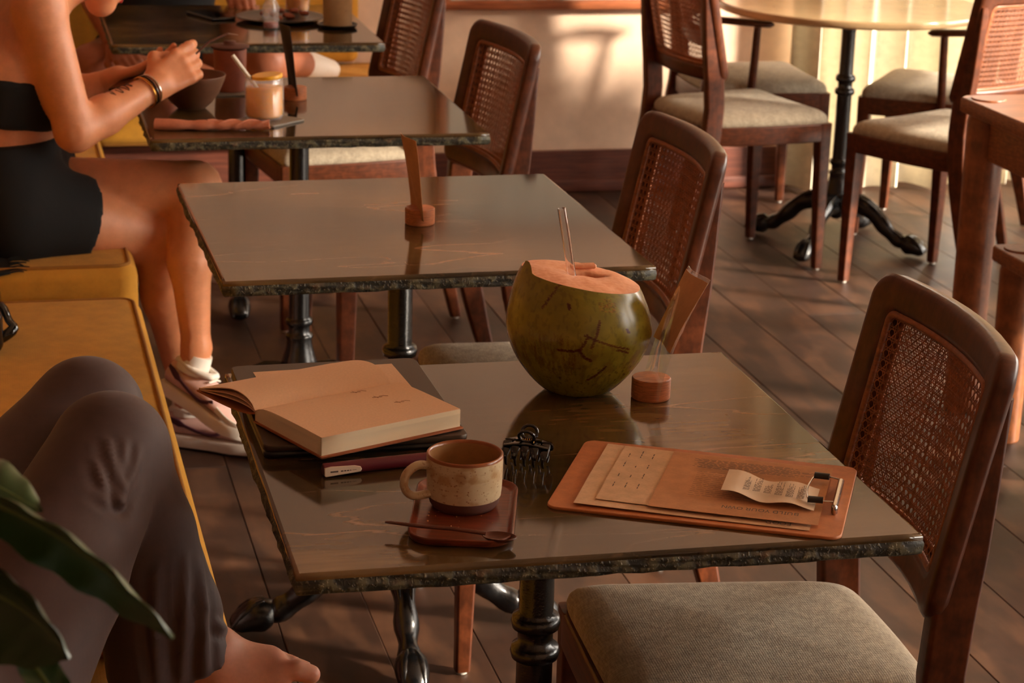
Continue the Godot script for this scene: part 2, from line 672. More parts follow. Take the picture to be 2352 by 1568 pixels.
	mat("white_plastic", c8(226, 204, 178), 0.4)
	m = mat("black_gloss", c8(10, 9, 9), 0.08)
	m.metallic_specular = 0.6
	mat("board", c8(202, 124, 72), 0.55, stain, Vector3(10, 10, 10))
	M["board"].albedo_texture = cloudy
	mat("menu_paper", c8(206, 146, 98), 0.85, cloudy, Vector3(8, 8, 8))
	mat("menu_paper_pale", c8(224, 184, 144), 0.85, cloudy, Vector3(8, 8, 8))
	mat("receipt", c8(230, 206, 176), 0.8)
	m = mat("chrome", c8(210, 205, 198), 0.15)
	m.metallic = 1.0
	mat("black_rubber", c8(20, 18, 17), 0.5)
	m = mat("clear_film", Color(1, 1, 1, 0.10), 0.03)
	m.transparency = BaseMaterial3D.TRANSPARENCY_ALPHA
	m = mat("glass", Color(1, 1, 1, 0.02), 0.02)
	m.transparency = BaseMaterial3D.TRANSPARENCY_ALPHA
	m.refraction_enabled = true
	m.refraction_scale = 0.05
	m = mat("glass_wall", Color(1, 1, 1, 0.10), 0.04)
	m.transparency = BaseMaterial3D.TRANSPARENCY_ALPHA
	m = mat("juice", c8(248, 168, 24), 0.25, stain, Vector3(12, 12, 12))
	M["juice"].albedo_texture = cloudy
	mat("lemon", c8(240, 176, 40), 0.4)
	mat("terracotta", c8(150, 78, 52), 0.6, cloudy, Vector3(9, 9, 9))
	mat("bowl_clay", c8(112, 74, 52), 0.45, stain, Vector3(12, 12, 12))
	M["bowl_clay"].albedo_texture = cloudy
	mat("napkin", c8(206, 130, 98), 0.95, cloudy, Vector3(14, 14, 14))
	mat("grey_coaster", c8(120, 112, 100), 0.5)
	mat("kraft_cup", c8(190, 156, 112), 0.8, cloudy, Vector3(9, 9, 9))
	mat("black_plate", c8(24, 22, 22), 0.35)
	mat("red_syrup", c8(150, 40, 22), 0.3)
	mat("straw_white", c8(222, 214, 196), 0.5)
	# people
	m = mat("skin_tan", c8(216, 142, 98), 0.5, cloudy, Vector3(6, 6, 6))
	m.subsurf_scatter_enabled = true
	m.subsurf_scatter_strength = 0.12
	m = mat("skin_brown", c8(168, 100, 70), 0.5, cloudy, Vector3(6, 6, 6))
	m = mat("skin_rose", c8(214, 142, 110), 0.5, cloudy, Vector3(6, 6, 6))
	m.subsurf_scatter_enabled = true
	m.subsurf_scatter_strength = 0.12
	mat("black_cloth", c8(22, 21, 23), 0.9, fine, Vector3(9, 9, 9))
	m = mat("brown_leggings", c8(74, 52, 47), 0.7, cloudy, Vector3(9, 9, 9))
	m.rim_enabled = true
	m.rim = 0.4
	mat("hair_dark", c8(26, 18, 14), 0.5)
	mat("shoe_pink", c8(226, 186, 176), 0.6, cloudy, Vector3(9, 9, 9))
	mat("shoe_white", c8(232, 224, 212), 0.6)
	mat("shoe_purple", c8(70, 30, 46), 0.6)
	mat("ink_tattoo", c8(58, 44, 40), 0.7)
	m = mat("gold", c8(200, 150, 70), 0.25)
	m.metallic = 1.0
	mat("nail_red", c8(150, 24, 30), 0.2)
	# plant
	m = mat("leaf", c8(44, 68, 28), 0.34, cloudy, Vector3(6, 6, 6))
	m.backlight_enabled = true
	m.backlight = Color(0.03, 0.05, 0.01)
	mat("leaf_stem", c8(92, 106, 52), 0.5)
	mat("bark", c8(84, 66, 48), 0.9, stain, Vector3(12, 12, 12))
	mat("pot_clay", c8(168, 120, 92), 0.8, cloudy, Vector3(4, 4, 4))
	mat("soil", c8(46, 34, 26), 1.0, stain, Vector3(9, 9, 9))
	mat("screen_black", c8(12, 12, 14), 0.1)

# ---------------------------------------------------------------- room
func wall_box(mb: MB, x0: float, x1: float, y0: float, y1: float, z0: float, z1: float) -> void:
	boxm(mb, Vector3((x0 + x1) / 2, (y0 + y1) / 2, (z0 + z1) / 2), Vector3(x1 - x0, y1 - y0, z1 - z0), 0.002)

func build_room() -> void:
	var fl := Node3D.new()
	fl.name = "floor"
	fl.set_meta("kind", "structure")
	fl.set_meta("label", "worn dark brown plank floor of the cafe")
	add_child(fl)
	var sub := MB.new()
	wall_box(sub, -1.2, 5.4, -0.12, -0.02, -4.75, 4.8)
	pmb("subfloor", sub, M["under_floor"], fl)
	var lens := [2.4, 3.1, 1.9]
	var shared := []
	for k in 3:
		var mb := MB.new()
		boxm(mb, Vector3.ZERO, Vector3(0.1686, 0.022, lens[k] - 0.0015), 0.0013)
		shared.append(mb.mesh())
	var col := 0
	var x := -1.01
	while x < 5.2:
		var z := -4.6 - rng.randf() * 1.2
		while z < 4.6:
			var k := rng.randi_range(0, 2)
			var o := part("plank", shared[k], M["plank_%d" % rng.randi_range(0, 3)], fl)
			o.position = Vector3(x + 0.085, -0.011 - rng.randf() * 0.0012, z + lens[k] / 2)
			if z < -4.6 or z + lens[k] > 4.6:       # trimmed at the walls
				var a := maxf(z, -4.6)
				var b := minf(z + lens[k], 4.7)
				o.scale.z = (b - a) / lens[k]
				o.position.z = (a + b) / 2
			z += lens[k]
		x += 0.17
		col += 1
	var mb := MB.new()
	wall_box(mb, -1.2, 2.10, -0.1, 3.1, -4.75, -4.55)
	wall_box(mb, 2.10, 4.50, 2.55, 3.1, -4.75, -4.55)
	wall_box(mb, 2.10, 4.50, -0.1, 0.24, -4.75, -4.55)
	wall_box(mb, 4.50, 5.4, -0.1, 3.1, -4.75, -4.55)
	structure("wall_back", mb, M["plaster"])
	mb = MB.new()
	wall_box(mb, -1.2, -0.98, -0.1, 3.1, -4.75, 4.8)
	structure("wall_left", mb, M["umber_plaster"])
	mb = MB.new()
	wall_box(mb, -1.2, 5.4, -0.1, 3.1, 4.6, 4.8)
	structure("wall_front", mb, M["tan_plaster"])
	mb = MB.new()
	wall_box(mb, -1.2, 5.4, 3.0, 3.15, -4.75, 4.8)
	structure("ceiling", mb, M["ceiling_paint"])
	# right wall with three tall windows
	mb = MB.new()
	wall_box(mb, 5.2, 5.4, -0.1, 0.45, -4.75, 4.8)
	wall_box(mb, 5.2, 5.4, 2.6, 3.1, -4.75, 4.8)
	var spans := [[-4.0, -1.9], [-1.3, 0.8], [1.4, 2.6]]
	var edge := -4.75
	for s in spans:
		wall_box(mb, 5.2, 5.4, 0.45, 2.6, edge, s[0])
		edge = s[1]
	wall_box(mb, 5.2, 5.4, 0.45, 2.6, edge, 4.8)
	structure("wall_right", mb, M["plaster"])
	for k in 3:
		mb = MB.new()
		var a: float = spans[k][0]
		var b: float = spans[k][1]
		for z in [a + 0.03, (a + b) / 2, b - 0.03]:
			boxm(mb, Vector3(5.28, 1.525, z), Vector3(0.05, 2.15, 0.06), 0.004)
		for y in [0.48, 1.95, 2.57]:
			boxm(mb, Vector3(5.28, y, (a + b) / 2), Vector3(0.048, 0.06, b - a), 0.004)
		structure("window_%d" % (k + 1), mb, M["red_wood"])
	mb = MB.new()
	for xx in [2.13, 3.3, 4.47]:
		boxm(mb, Vector3(xx, 1.395, -4.66), Vector3(0.06, 2.31, 0.05), 0.004)
	for y in [0.27, 1.9, 2.52]:
		boxm(mb, Vector3(3.3, y, -4.66), Vector3(2.4, 0.06, 0.048), 0.004)
	structure("window_4", mb, M["red_wood"])
	# baseboard of the back wall: board with a lower shoe
	mb = MB.new()
	boxm(mb, Vector3(1.34, 0.073, -4.54), Vector3(1.44, 0.138, 0.022), 0.004)
	boxm(mb, Vector3(1.34, 0.022, -4.527), Vector3(1.44, 0.04, 0.014), 0.005)
	structure("baseboard_back", mb, M["red_wood"])
	# framed pale panel on the back wall
	var fr := thing("framed_panel", "large pale panel in an orange wood frame hung low on the back wall", "picture", Vector3(1.30, 0.0, -4.55))
	mb = MB.new()
	boxm(mb, Vector3(0, 1.13, 0.014), Vector3(0.90, 0.96, 0.02), 0.002)
	pmb("canvas", mb, M["canvas"], fr)
	for q in [[Vector3(0, 0.634, 0.018), Vector3(0.97, 0.028, 0.036)], [Vector3(0, 1.626, 0.018), Vector3(0.97, 0.028, 0.036)], [Vector3(-0.471, 1.13, 0.018), Vector3(0.028, 0.964, 0.036)], [Vector3(0.471, 1.13, 0.018), Vector3(0.028, 0.964, 0.036)]]:
		mb = MB.new()
		boxm(mb, q[0], q[1], 0.004)
		pmb("frame_strip", mb, M["frame_wood"], fr)
	# curtain in deep folds before the back window
	var cu := thing("curtain", "pale cream floor-length curtain hanging in deep folds by the round table", "curtain", Vector3(0, 0, 0))
	for k in 2:
		var x0: float = [2.02, 2.72][k]
		var x1: float = [2.70, 4.60][k]
		var rows := []
		for i in 9:
			var y := lerpf(0.012, 2.62, i / 8.0)
			var r := PackedVector3Array()
			var n := int((x1 - x0) / 0.012)
			for j in n + 1:
				var xx := lerpf(x0, x1, float(j) / n)
				var ph := xx * 58.0 + 1.3 * sin(xx * 9.0) + k
				var amp := 0.040 + 0.014 * sin(xx * 13.0)
				r.append(Vector3(xx + 0.012 * sin(ph + 1.0), y + 0.006 * sin(ph * 0.5) * (1 if i == 0 else 0), -4.44 + amp * sin(ph) * (1.0 - 0.25 * i / 8.0)))
			rows.append(r)
		mb = MB.new()
		mb.grid(rows)
		pmb("curtain_panel", mb, M["curtain"], cu)
	mb = MB.new()
	tube(mb, [Vector3(1.98, 2.64, -4.44), Vector3(4.7, 2.64, -4.44)], [0.012], 10)
	pmb("curtain_rod", mb, M["iron"], cu)

# ---------------------------------------------------------------- bench
func build_bench() -> void:
	var b := thing("corner_bench", "built-in corner bench with dark red plinth and mustard backrests", "bench", Vector3.ZERO)
	var mb := MB.new()
	boxm(mb, Vector3(-0.69, 0.15, -1.66), Vector3(0.56, 0.296, 4.86), 0.004)
	pmb("side_plinth", mb, M["red_wood"], b)
	mb = MB.new()
	boxm(mb, Vector3(0.10, 0.15, -4.27), Vector3(1.0, 0.296, 0.52), 0.004)
	pmb("wall_plinth", mb, M["red_wood"], b)
	var spec := [
		["mustard bench seat cushion under the bent knees in brown leggings", Vector3(-0.655, 0.373, -0.60), Vector3(0.61, 0.146, 2.46)],
		["raised mustard bench cushion that the person in black shorts sits on", Vector3(-0.655, 0.40, -2.54), Vector3(0.61, 0.20, 1.38)],
		["mustard bench cushion in the corner beyond the raised cushion", Vector3(-0.66, 0.373, -3.90), Vector3(0.62, 0.146, 1.28)],
		["mustard bench cushion against the back wall beside the framed panel", Vector3(0.14, 0.38, -4.235), Vector3(0.96, 0.14, 0.60)]]
	for s in spec:
		var c := thing("bench_cushion", s[0], "cushion", s[1], 0.0, "mustard bench cushions")
		mb = MB.new()
		soft_box(mb, Vector3.ZERO, s[2], 0.030, 0.008)
		pmb("cushion_body", mb, M["mustard"], c)
		for sy in [-1, 1]:
			mb = MB.new()
			var rp := rrect(s[2].x - 0.034, s[2].z - 0.034, 0.030, 6)
			var ring := []
			var hh: float = s[2].y / 2 - 0.003
			for k in rp.size():
				var p := rp[k]
				var pv := rp[(k + rp.size() - 1) % rp.size()]
				var nx := rp[(k + 1) % rp.size()]
				var d := Vector2(nx - pv).normalized()
				var o := Vector2(d.y, -d.x)
				var rr := PackedVector3Array()
				for j in 6:
					var a := TAU * j / 6
					rr.append(Vector3(p.x + o.x * cos(a) * 0.0045, sy * hh + sin(a) * 0.0045, p.y + o.y * cos(a) * 0.0045))
				ring.append(rr)
			mb.loft(ring, false, false, true, true)
			pmb("piping", mb, M["piping"], c)
	var backs := [
		[Vector3(-0.925, 0.70, -1.6), Vector3(0.09, 0.38, 4.4)],
		[Vector3(0.06, 0.68, -4.50), Vector3(0.96, 0.44, 0.085)]]
	for s in backs:
		mb = MB.new()
		soft_box(mb, s[0], s[1], 0.025)
		pmb("backrest", mb, M["mustard"], b, "mustard upholstered backrest")

# ---------------------------------------------------------------- tables
func pedestal(t: Node3D, yaw: float) -> void:
	var mb := MB.new()
	lathe(mb, [Vector2(0.050, 0.722), Vector2(0.050, 0.712), Vector2(0.024, 0.700), Vector2(0.0215, 0.66), Vector2(0.0215, 0.535), Vector2(0.029, 0.530), Vector2(0.031, 0.522), Vector2(0.029, 0.514), Vector2(0.022, 0.510), Vector2(0.022, 0.494), Vector2(0.029, 0.490), Vector2(0.031, 0.482), Vector2(0.029, 0.474), Vector2(0.0225, 0.470), Vector2(0.0235, 0.275), Vector2(0.029, 0.270), Vector2(0.031, 0.264), Vector2(0.029, 0.257), Vector2(0.024, 0.253), Vector2(0.024, 0.238), Vector2(0.030, 0.234), Vector2(0.031, 0.228), Vector2(0.028, 0.222), Vector2(0.030, 0.205), Vector2(0.037, 0.180), Vector2(0.040, 0.168), Vector2(0.040, 0.160), Vector2(0.034, 0.156), Vector2(0.034, 0.12), Vector2(0.026, 0.095), Vector2(0.010, 0.085)], 28)
	pmb("column", mb, M["iron"], t)
	mb = MB.new()
	for a in [0.0, PI / 2]:
		mb.t = Transform3D(Basis(Vector3.UP, a + PI / 4), Vector3.ZERO)
		boxm(mb, Vector3(0, 0.7185, 0), Vector3(0.40, 0.010, 0.035), 0.003)
	pmb("mounting_cross", mb, M["iron"], t)
	mb = MB.new()                                   # one scrolled leg with a claw foot, along +x
	var c := curve_pts([Vector3(0.015, 0.128, 0), Vector3(0.07, 0.138, 0), Vector3(0.125, 0.112, 0), Vector3(0.175, 0.066, 0), Vector3(0.215, 0.040, 0), Vector3(0.245, 0.034, 0)], 22)
	var rad := []
	for k in 22:
		var f := k / 21.0
		rad.append(Vector2(lerpf(0.024, 0.017, f) + 0.003 * sin(f * 26.0), lerpf(0.030, 0.019, f) + 0.0025 * sin(f * 26.0 + 1.0)))
	tube(mb, c, rad, 12)
	for k in 3:                                     # leaf ridges on the back of the leg
		var q := curve_pts([Vector3(0.03, 0.160, 0.012 * (k - 1)), Vector3(0.085, 0.160, 0.014 * (k - 1)), Vector3(0.14, 0.124, 0.011 * (k - 1)), Vector3(0.18, 0.082, 0.006 * (k - 1))], 8)
		tube(mb, q, [0.003, 0.006, 0.006, 0.0055, 0.005, 0.004, 0.003, 0.002], 6)
	var foot := curve_pts([Vector3(0.218, 0.030, 0), Vector3(0.240, 0.036, 0), Vector3(0.262, 0.031, 0), Vector3(0.284, 0.020, 0), Vector3(0.292, 0.014, 0)], 9)
	tube(mb, foot, [Vector2(0.016, 0.020), Vector2(0.026, 0.030), Vector2(0.030, 0.032), Vector2(0.030, 0.031), Vector2(0.029, 0.027), Vector2(0.027, 0.022), Vector2(0.024, 0.018), Vector2(0.018, 0.013), Vector2(0.008, 0.006)], 12)
	for s in [-1, 0, 1]:
		tube(mb, curve_pts([Vector3(0.236, 0.064, 0.007 * s), Vector3(0.268, 0.048, 0.015 * s), Vector3(0.294, 0.018, 0.017 * s)], 6), [0.004, 0.0075, 0.0085, 0.008, 0.006, 0.003], 6)
	var leg := mb.mesh()
	for k in 4:
		var o := part("leg", leg, M["iron"], t)
		o.rotation.y = yaw + k * PI / 2

func build_tables() -> void:
	var W := 0.688
	var n := noise(11.0, 4, 15)
	var spots := [Vector3(0, 0, 0), Vector3(0.045, 0, -1.143), Vector3(0.025, 0, -2.223), Vector3(0.023, 0, -3.404)]
	var yaws := [-0.005, 0.011, 0.0, -0.006]
	var names := ["dark stone square table laden with coffee, coconut, notebook and clipboard", "bare dark stone square table with only one wooden menu block", "dark stone square table with a clay bowl and a yellow lidded drink", "dark stone square table before the back bench with a kraft cup"]
	for i in 4:
		var t := thing("stone_table", names[i], "table", spots[i], yaws[i], "square stone tables along the bench")
		# polished slab
		var mb := MB.new()
		var poly := PackedVector2Array()
		var side := 26
		for s in 4:
			for k in side:
				var f := float(k) / side - 0.5
				var p: Vector2 = [Vector2(-f, -0.5), Vector2(-0.5, f), Vector2(f, 0.5), Vector2(0.5, -f)][s] * W
				poly.append(p)
		var rings := []
		var prof := [[0.004, TOP], [0.0006, TOP - 0.0016], [0.0, TOP - 0.004], [0.0, TOP - 0.007]]
		for q in prof:
			rings.append(ring_y(inset(poly, q[0]), q[1]))
		var low := [ring_y(inset(poly, 0.0), TOP - 0.007)]
		mb.loft(rings, true, false)
		pmb("table_top", mb, M["stone"], t)
		# chiselled edge
		mb = MB.new()
		for q in [[0.0, 0.007], [-0.001, 0.010], [-0.0015, 0.013], [-0.001, 0.016], [-0.0005, 0.019], [0.0, 0.022], [0.003, 0.0245], [0.014, 0.0255]]:
			var r := PackedVector3Array()
			var pp := inset(poly, q[0])
			for k in pp.size():
				var o := pp[k].normalized()
				var w := n.get_noise_3d(pp[k].x * 3 + i * 7.0, q[1] * 14.0, pp[k].y * 3) * 0.008
				var corner := minf(absf(W / 2 - absf(pp[k].x)), 0.5) + minf(absf(W / 2 - absf(pp[k].y)), 0.5)
				w *= 0.0 if q[1] < 0.008 else clampf(corner / 0.05, 0.0, 1.0)
				r.append(Vector3(pp[k].x + o.x * w, TOP - q[1], pp[k].y + o.y * w))
			low.append(r)
		mb.loft(low, false, true)
		pmb("chiselled_edge", mb, M["stone_edge"], t, "rough grey green broken stone edge")
		pedestal(t, -0.09)
	# round table
	var t := thing("round_table", "round pale stone table on a black iron pedestal by the curtain", "table", Vector3(1.91, 0, -3.72))
	var mb := MB.new()
	lathe(mb, [Vector2(0.39, TOP - 0.024), Vector2(0.398, TOP - 0.022), Vector2(0.40, TOP - 0.016), Vector2(0.40, TOP - 0.005), Vector2(0.397, TOP - 0.001), Vector2(0.393, TOP)], 64)
	pmb("table_top", mb, M["pale_stone"], t)
	pedestal(t, -0.74)

# ---------------------------------------------------------------- chairs (the sitter looks along -x)
func back_at(u: float, v: float, d: float) -> Vector3:
	return Vector3(0.166 - 0.75 * u * u + v * 0.208 + d * 0.978, 0.575 + v * 0.978 - d * 0.208, u)

func back_path(hw: float, v0: float, v1: float, r: float) -> Array:
	var out := []
	var cw := [[hw, v1], [-hw, v1], [-hw, v0], [hw, v0]]
	for c in 4:
		var sx := 1 if c in [0, 3] else -1
		var sy := 1 if c in [0, 1] else -1
		var cc := Vector2(cw[c][0] - sx * r, cw[c][1] - sy * r)
		for k in 7:
			var a := (c + k / 6.0) * PI / 2
			out.append(cc + Vector2(cos(a), sin(a)) * r)
		var nc := (c + 1) % 4
		var nsx := 1 if nc in [0, 3] else -1
		var nsy := 1 if nc in [0, 1] else -1
		var a2 := (c + 1) * PI / 2
		var p0: Vector2 = out[out.size() - 1]
		var p1 := Vector2(cw[nc][0] - nsx * r, cw[nc][1] - nsy * r) + Vector2(cos(a2), sin(a2)) * r
		for k in range(1, 9):
			out.append(p0.lerp(p1, k / 9.0))
	return out

func cane_mesh(hw: float, v0: float, v1: float, d: float, shift: float) -> ArrayMesh:
	var mb := MB.new()
	var p := 0.0142
	var w := 0.00074
	var strand := func(a: Vector2, b: Vector2, lift: float, ph: float):
		var n := maxi(2, int(a.distance_to(b) / p) * 2)
		var o := (b - a).normalized()
		o = Vector2(-o.y, o.x) * w
		var l := PackedVector3Array()
		var c := PackedVector3Array()
		var r := PackedVector3Array()
		for k in n + 1:
			var q := a.lerp(b, float(k) / n)
			var h := d + lift + 0.0005 * sin(PI * (k + ph))
			l.append(back_at(q.x + o.x, q.y + o.y, h + 0.0005))
			c.append(back_at(q.x, q.y, h))
			r.append(back_at(q.x - o.x, q.y - o.y, h + 0.0005))
		mb.grid([l, c, r])
	var u := -hw + p / 2 + shift
	var k := 0
	while u < hw:
		for s in [-0.0017, 0.0017]:
			if absf(u + s) < hw:
				strand.call(Vector2(u + s, v0), Vector2(u + s, v1), 0.0, k)
		u += p
		k += 1
	var v := v0 + p / 2
	while v < v1:
		for s in [-0.0017, 0.0017]:
			strand.call(Vector2(-hw, v + s), Vector2(hw, v + s), 0.0008, k)
		v += p
		k += 1
	for sgn in [-1, 1]:                                # diagonals through the middle of the pairs
		var c0 := -60
		while c0 < 60:
			# line: v - v0 = sgn * (u + hw) + c0 * p
			var a := Vector2.ZERO
			var b := Vector2.ZERO
			var got := false
			var pts := []
			for uu in [-hw, hw]:
				var vv: float = v0 + sgn * (uu + hw - shift) + (c0 + 0.5) * p
				if vv >= v0 and vv <= v1:
					pts.append(Vector2(uu, vv))
			for vv in [v0, v1]:
				var uu: float = (vv - v0 - (c0 + 0.5) * p) * sgn - hw + shift
				if uu > -hw and uu < hw:
					pts.append(Vector2(uu, vv))
			if pts.size() >= 2 and pts[0].distance_to(pts[1]) > 0.01:
				strand.call(pts[0], pts[1], -0.0007 * sgn, c0)
			c0 += 1
	return mb.mesh()

func seat_outline(d: float) -> PackedVector2Array:
	var o := PackedVector2Array()
	var ctrl := [[-0.212, -0.180, 0], [-0.214, 0.0, 0], [-0.212, 0.180, 0], [-0.206, 0.205, 1], [-0.180, 0.212, 0], [0.0, 0.210, 0], [0.14, 0.192, 0], [0.185, 0.176, 1], [0.200, 0.140, 0], [0.206, 0.0, 0], [0.200, -0.140, 0], [0.185, -0.176, 1], [0.14, -0.192, 0], [0.0, -0.210, 0], [-0.180, -0.212, 0], [-0.206, -0.205, 1]]
	for q in ctrl:
		o.append(Vector2(q[0], q[1]))
	var sm := PackedVector2Array()                   # rounded through the corners
	for i in o.size():
		var a := o[i]
		var b := o[(i + 1) % o.size()]
		for k in 4:
			sm.append(a.lerp(b, k / 4.0))
	for rep in 2:
		var s2 := sm.duplicate()
		for i in sm.size():
			s2[i] = (sm[(i + sm.size() - 1) % sm.size()] + sm[i] * 2.0 + sm[(i + 1) % sm.size()]) / 4.0
		sm = s2
	for i in sm.size():
		sm[i] = sm[i] * (1.0 - d / sm[i].length())
	return sm

func build_chairs() -> void:
	var proto := Node3D.new()
	var mb := MB.new()
	# seat
	slab(mb, seat_outline(0.0), 0.388, 0.442, 0.004)
	pmb("seat_rail", mb, M["chair_wood_across"], proto)
	mb = MB.new()
	var rings := []
	for q in [[0.012, 0.436], [0.008, 0.444], [0.007, 0.452], [0.011, 0.462], [0.020, 0.470], [0.034, 0.476], [0.055, 0.481]]:
		rings.append(ring_y(seat_outline(q[0]), q[1]))
	for f in [0.7, 0.45, 0.2]:
		var r := PackedVector3Array()
		for p in seat_outline(0.055):
			r.append(Vector3(p.x * f, 0.481 + 0.008 * (1 - f), p.y * f))
		rings.append(r)
	mb.loft(rings)
	pmb("seat_cushion", mb, M["seat_fabric"], proto, "beige woven fabric seat pad")
	# front legs
	for s in [-1, 1]:
		mb = MB.new()
		var rr := []
		for q in [[0.0, -0.196, 0.196, 0.026], [0.2, -0.193, 0.194, 0.033], [0.39, -0.190, 0.191, 0.040], [0.436, -0.190, 0.191, 0.041]]:
			var ring := PackedVector3Array()
			for p in rrect(q[3], q[3], 0.005, 2):
				ring.append(Vector3(q[1] + p.x, q[0] + 0.006, q[2] * s + p.y))
			rr.append(ring)
		mb.loft(rr)
		pmb("leg", mb, M["chair_wood"], proto)
		mb = MB.new()
		lathe(mb, [Vector2(0.009, 0.0), Vector2(0.010, 0.003), Vector2(0.010, 0.009)], 10, Vector3(-0.196, 0, 0.196 * s))
		pmb("foot_pad", mb, M["foot_pad"], proto)
	# rear posts: raked below the seat, upright above, thinning into the back frame
	for s in [-1, 1]:
		mb = MB.new()
		var rr := []
		for q in [[0.006, 0.262, 0.290, 0.186], [0.10, 0.236, 0.272, 0.187], [0.22, 0.198, 0.247, 0.188], [0.34, 0.166, 0.222, 0.188], [0.42, 0.152, 0.209, 0.188], [0.50, 0.147, 0.203, 0.188], [0.58, 0.152, 0.209, 0.188], [0.66, 0.168, 0.218, 0.187], [0.74, 0.186, 0.224, 0.186], [0.82, 0.206, 0.229, 0.185], [0.85, 0.216, 0.231, 0.185]]:
			var ring := PackedVector3Array()
			for p in rrect(q[2] - q[1], 0.030, 0.006, 2):
				ring.append(Vector3((q[1] + q[2]) / 2 + p.x, q[0], q[3] * s + p.y))
			rr.append(ring)
		mb.loft(rr)
		pmb("rear_leg", mb, M["chair_wood"], proto)
		mb = MB.new()
		lathe(mb, [Vector2(0.009, 0.0), Vector2(0.010, 0.003), Vector2(0.010, 0.009)], 10, Vector3(0.276, 0, 0.186 * s))
		pmb("foot_pad", mb, M["foot_pad"], proto)
	# curved back frame
	var hw := 0.208
	var H := 0.335
	var outer := back_path(hw, 0.0, H, 0.034)
	var inner := back_path(hw - 0.046, 0.046, H - 0.046, 0.016)
	mb = MB.new()
	rings = []
	for k in outer.size():
		var ring := PackedVector3Array()
		for q in [[0.0, 0.007], [0.0, 0.023], [0.10, 0.029], [0.25, 0.031], [0.80, 0.031], [0.97, 0.028], [1.0, 0.024], [1.0, 0.007], [0.97, 0.003], [0.80, 0.0], [0.25, 0.0], [0.10, 0.002]]:
			var p: Vector2 = outer[k].lerp(inner[k], q[0])
			ring.append(back_at(p.x, p.y, q[1]))
		rings.append(ring)
	mb.loft(rings, false, false, true, true)
	pmb("back_frame", mb, M["chair_wood"], proto)
	var sp0 := back_path(hw - 0.046, 0.046, H - 0.046, 0.016)
	var sp1 := back_path(hw - 0.053, 0.053, H - 0.053, 0.012)
	for d in [0.004, 0.025]:
		mb = MB.new()
		rings = []
		for k in sp0.size():
			var ring := PackedVector3Array()
			for q in [[-0.2, 0.002], [-0.2, -0.002], [0.5, -0.0035], [1.0, -0.002], [1.0, 0.002]]:
				var p: Vector2 = sp0[k].lerp(sp1[k], q[0])
				ring.append(back_at(p.x, p.y, d + q[1]))
			rings.append(ring)
		mb.loft(rings, false, false, true, true)
		pmb("cane_spline", mb, M["cane"], proto)
	for q in [[0.005, 0.0], [0.025, 0.0035]]:
		part("cane_panel", cane_mesh(hw - 0.047, 0.047, H - 0.047, q[0], q[1]), M["cane"], proto, "woven open cane panel")
	var arm := proto.duplicate()
	# arms for the two armchairs at the round table
	for s in [-1, 1]:
		mb = MB.new()
		var c := curve_pts([Vector3(0.215, 0.675, 0.200 * s), Vector3(0.15, 0.673, 0.230 * s), Vector3(0.08, 0.668, 0.240 * s), Vector3(0.0, 0.662, 0.240 * s)], 14)
		var rad := []
		for k in 14:
			rad.append(Vector2(0.016 + 0.014 * sin(k / 13.0 * PI * 0.8) + (0.0 if k < 13 else -0.014), 0.011 if k < 13 else 0.004))
		tube(mb, c, rad, 10)
		pmb("armrest", mb, M["chair_wood"], arm)
		mb = MB.new()
		tube(mb, [Vector3(0.05, 0.41, 0.200 * s), Vector3(0.05, 0.54, 0.224 * s), Vector3(0.05, 0.664, 0.240 * s)], [0.014, 0.013, 0.012], 10)
		pmb("arm_support", mb, M["chair_wood"], arm)
	var g := "cane-backed chairs with beige seats"
	var spots := [
		[proto, Vector3(0.290, 0, -0.005), -0.05, "cane-backed chair with beige seat at the coffee and coconut table"],
		[proto, Vector3(0.318, 0, -1.135), 0.0, "cane-backed chair tucked into the bare stone table"],
		[proto, Vector3(0.272, 0, -2.24), 0.09, "cane-backed chair at the table with the clay bowl and yellow lidded drink"],
		[proto, Vector3(0.275, 0, -3.24), 0.12, "cane-backed chair at the table with the kraft cup"],
		[proto, Vector3(1.515, 0, -3.60), PI + 0.18, "armless cane chair at the round table, its back beside the framed panel"],
		[arm, Vector3(1.74, 0, -4.12), PI - 0.05, "cane armchair between the round table and the back wall"],
		[proto, Vector3(2.03, 0, -3.20), -PI / 2 + 0.44, "armless cane chair with its back to the chunky wooden table"],
		[arm, Vector3(2.30, 0, -3.885), -0.64, "cane armchair in front of the cream curtain"]]
	var first := {}
	for s in spots:
		var src: Node3D = s[0]
		if not first.has(src):
			first[src] = true
			src.name = numbered("cane_chair" if src == proto else "cane_armchair")
			add_child(src)
			src.position = s[1]
			src.rotation.y = s[2]
			tag(src, s[3], "chair", g)
		else:
			copy(src, "cane_chair" if src == proto else "cane_armchair", s[1], s[2], s[3])

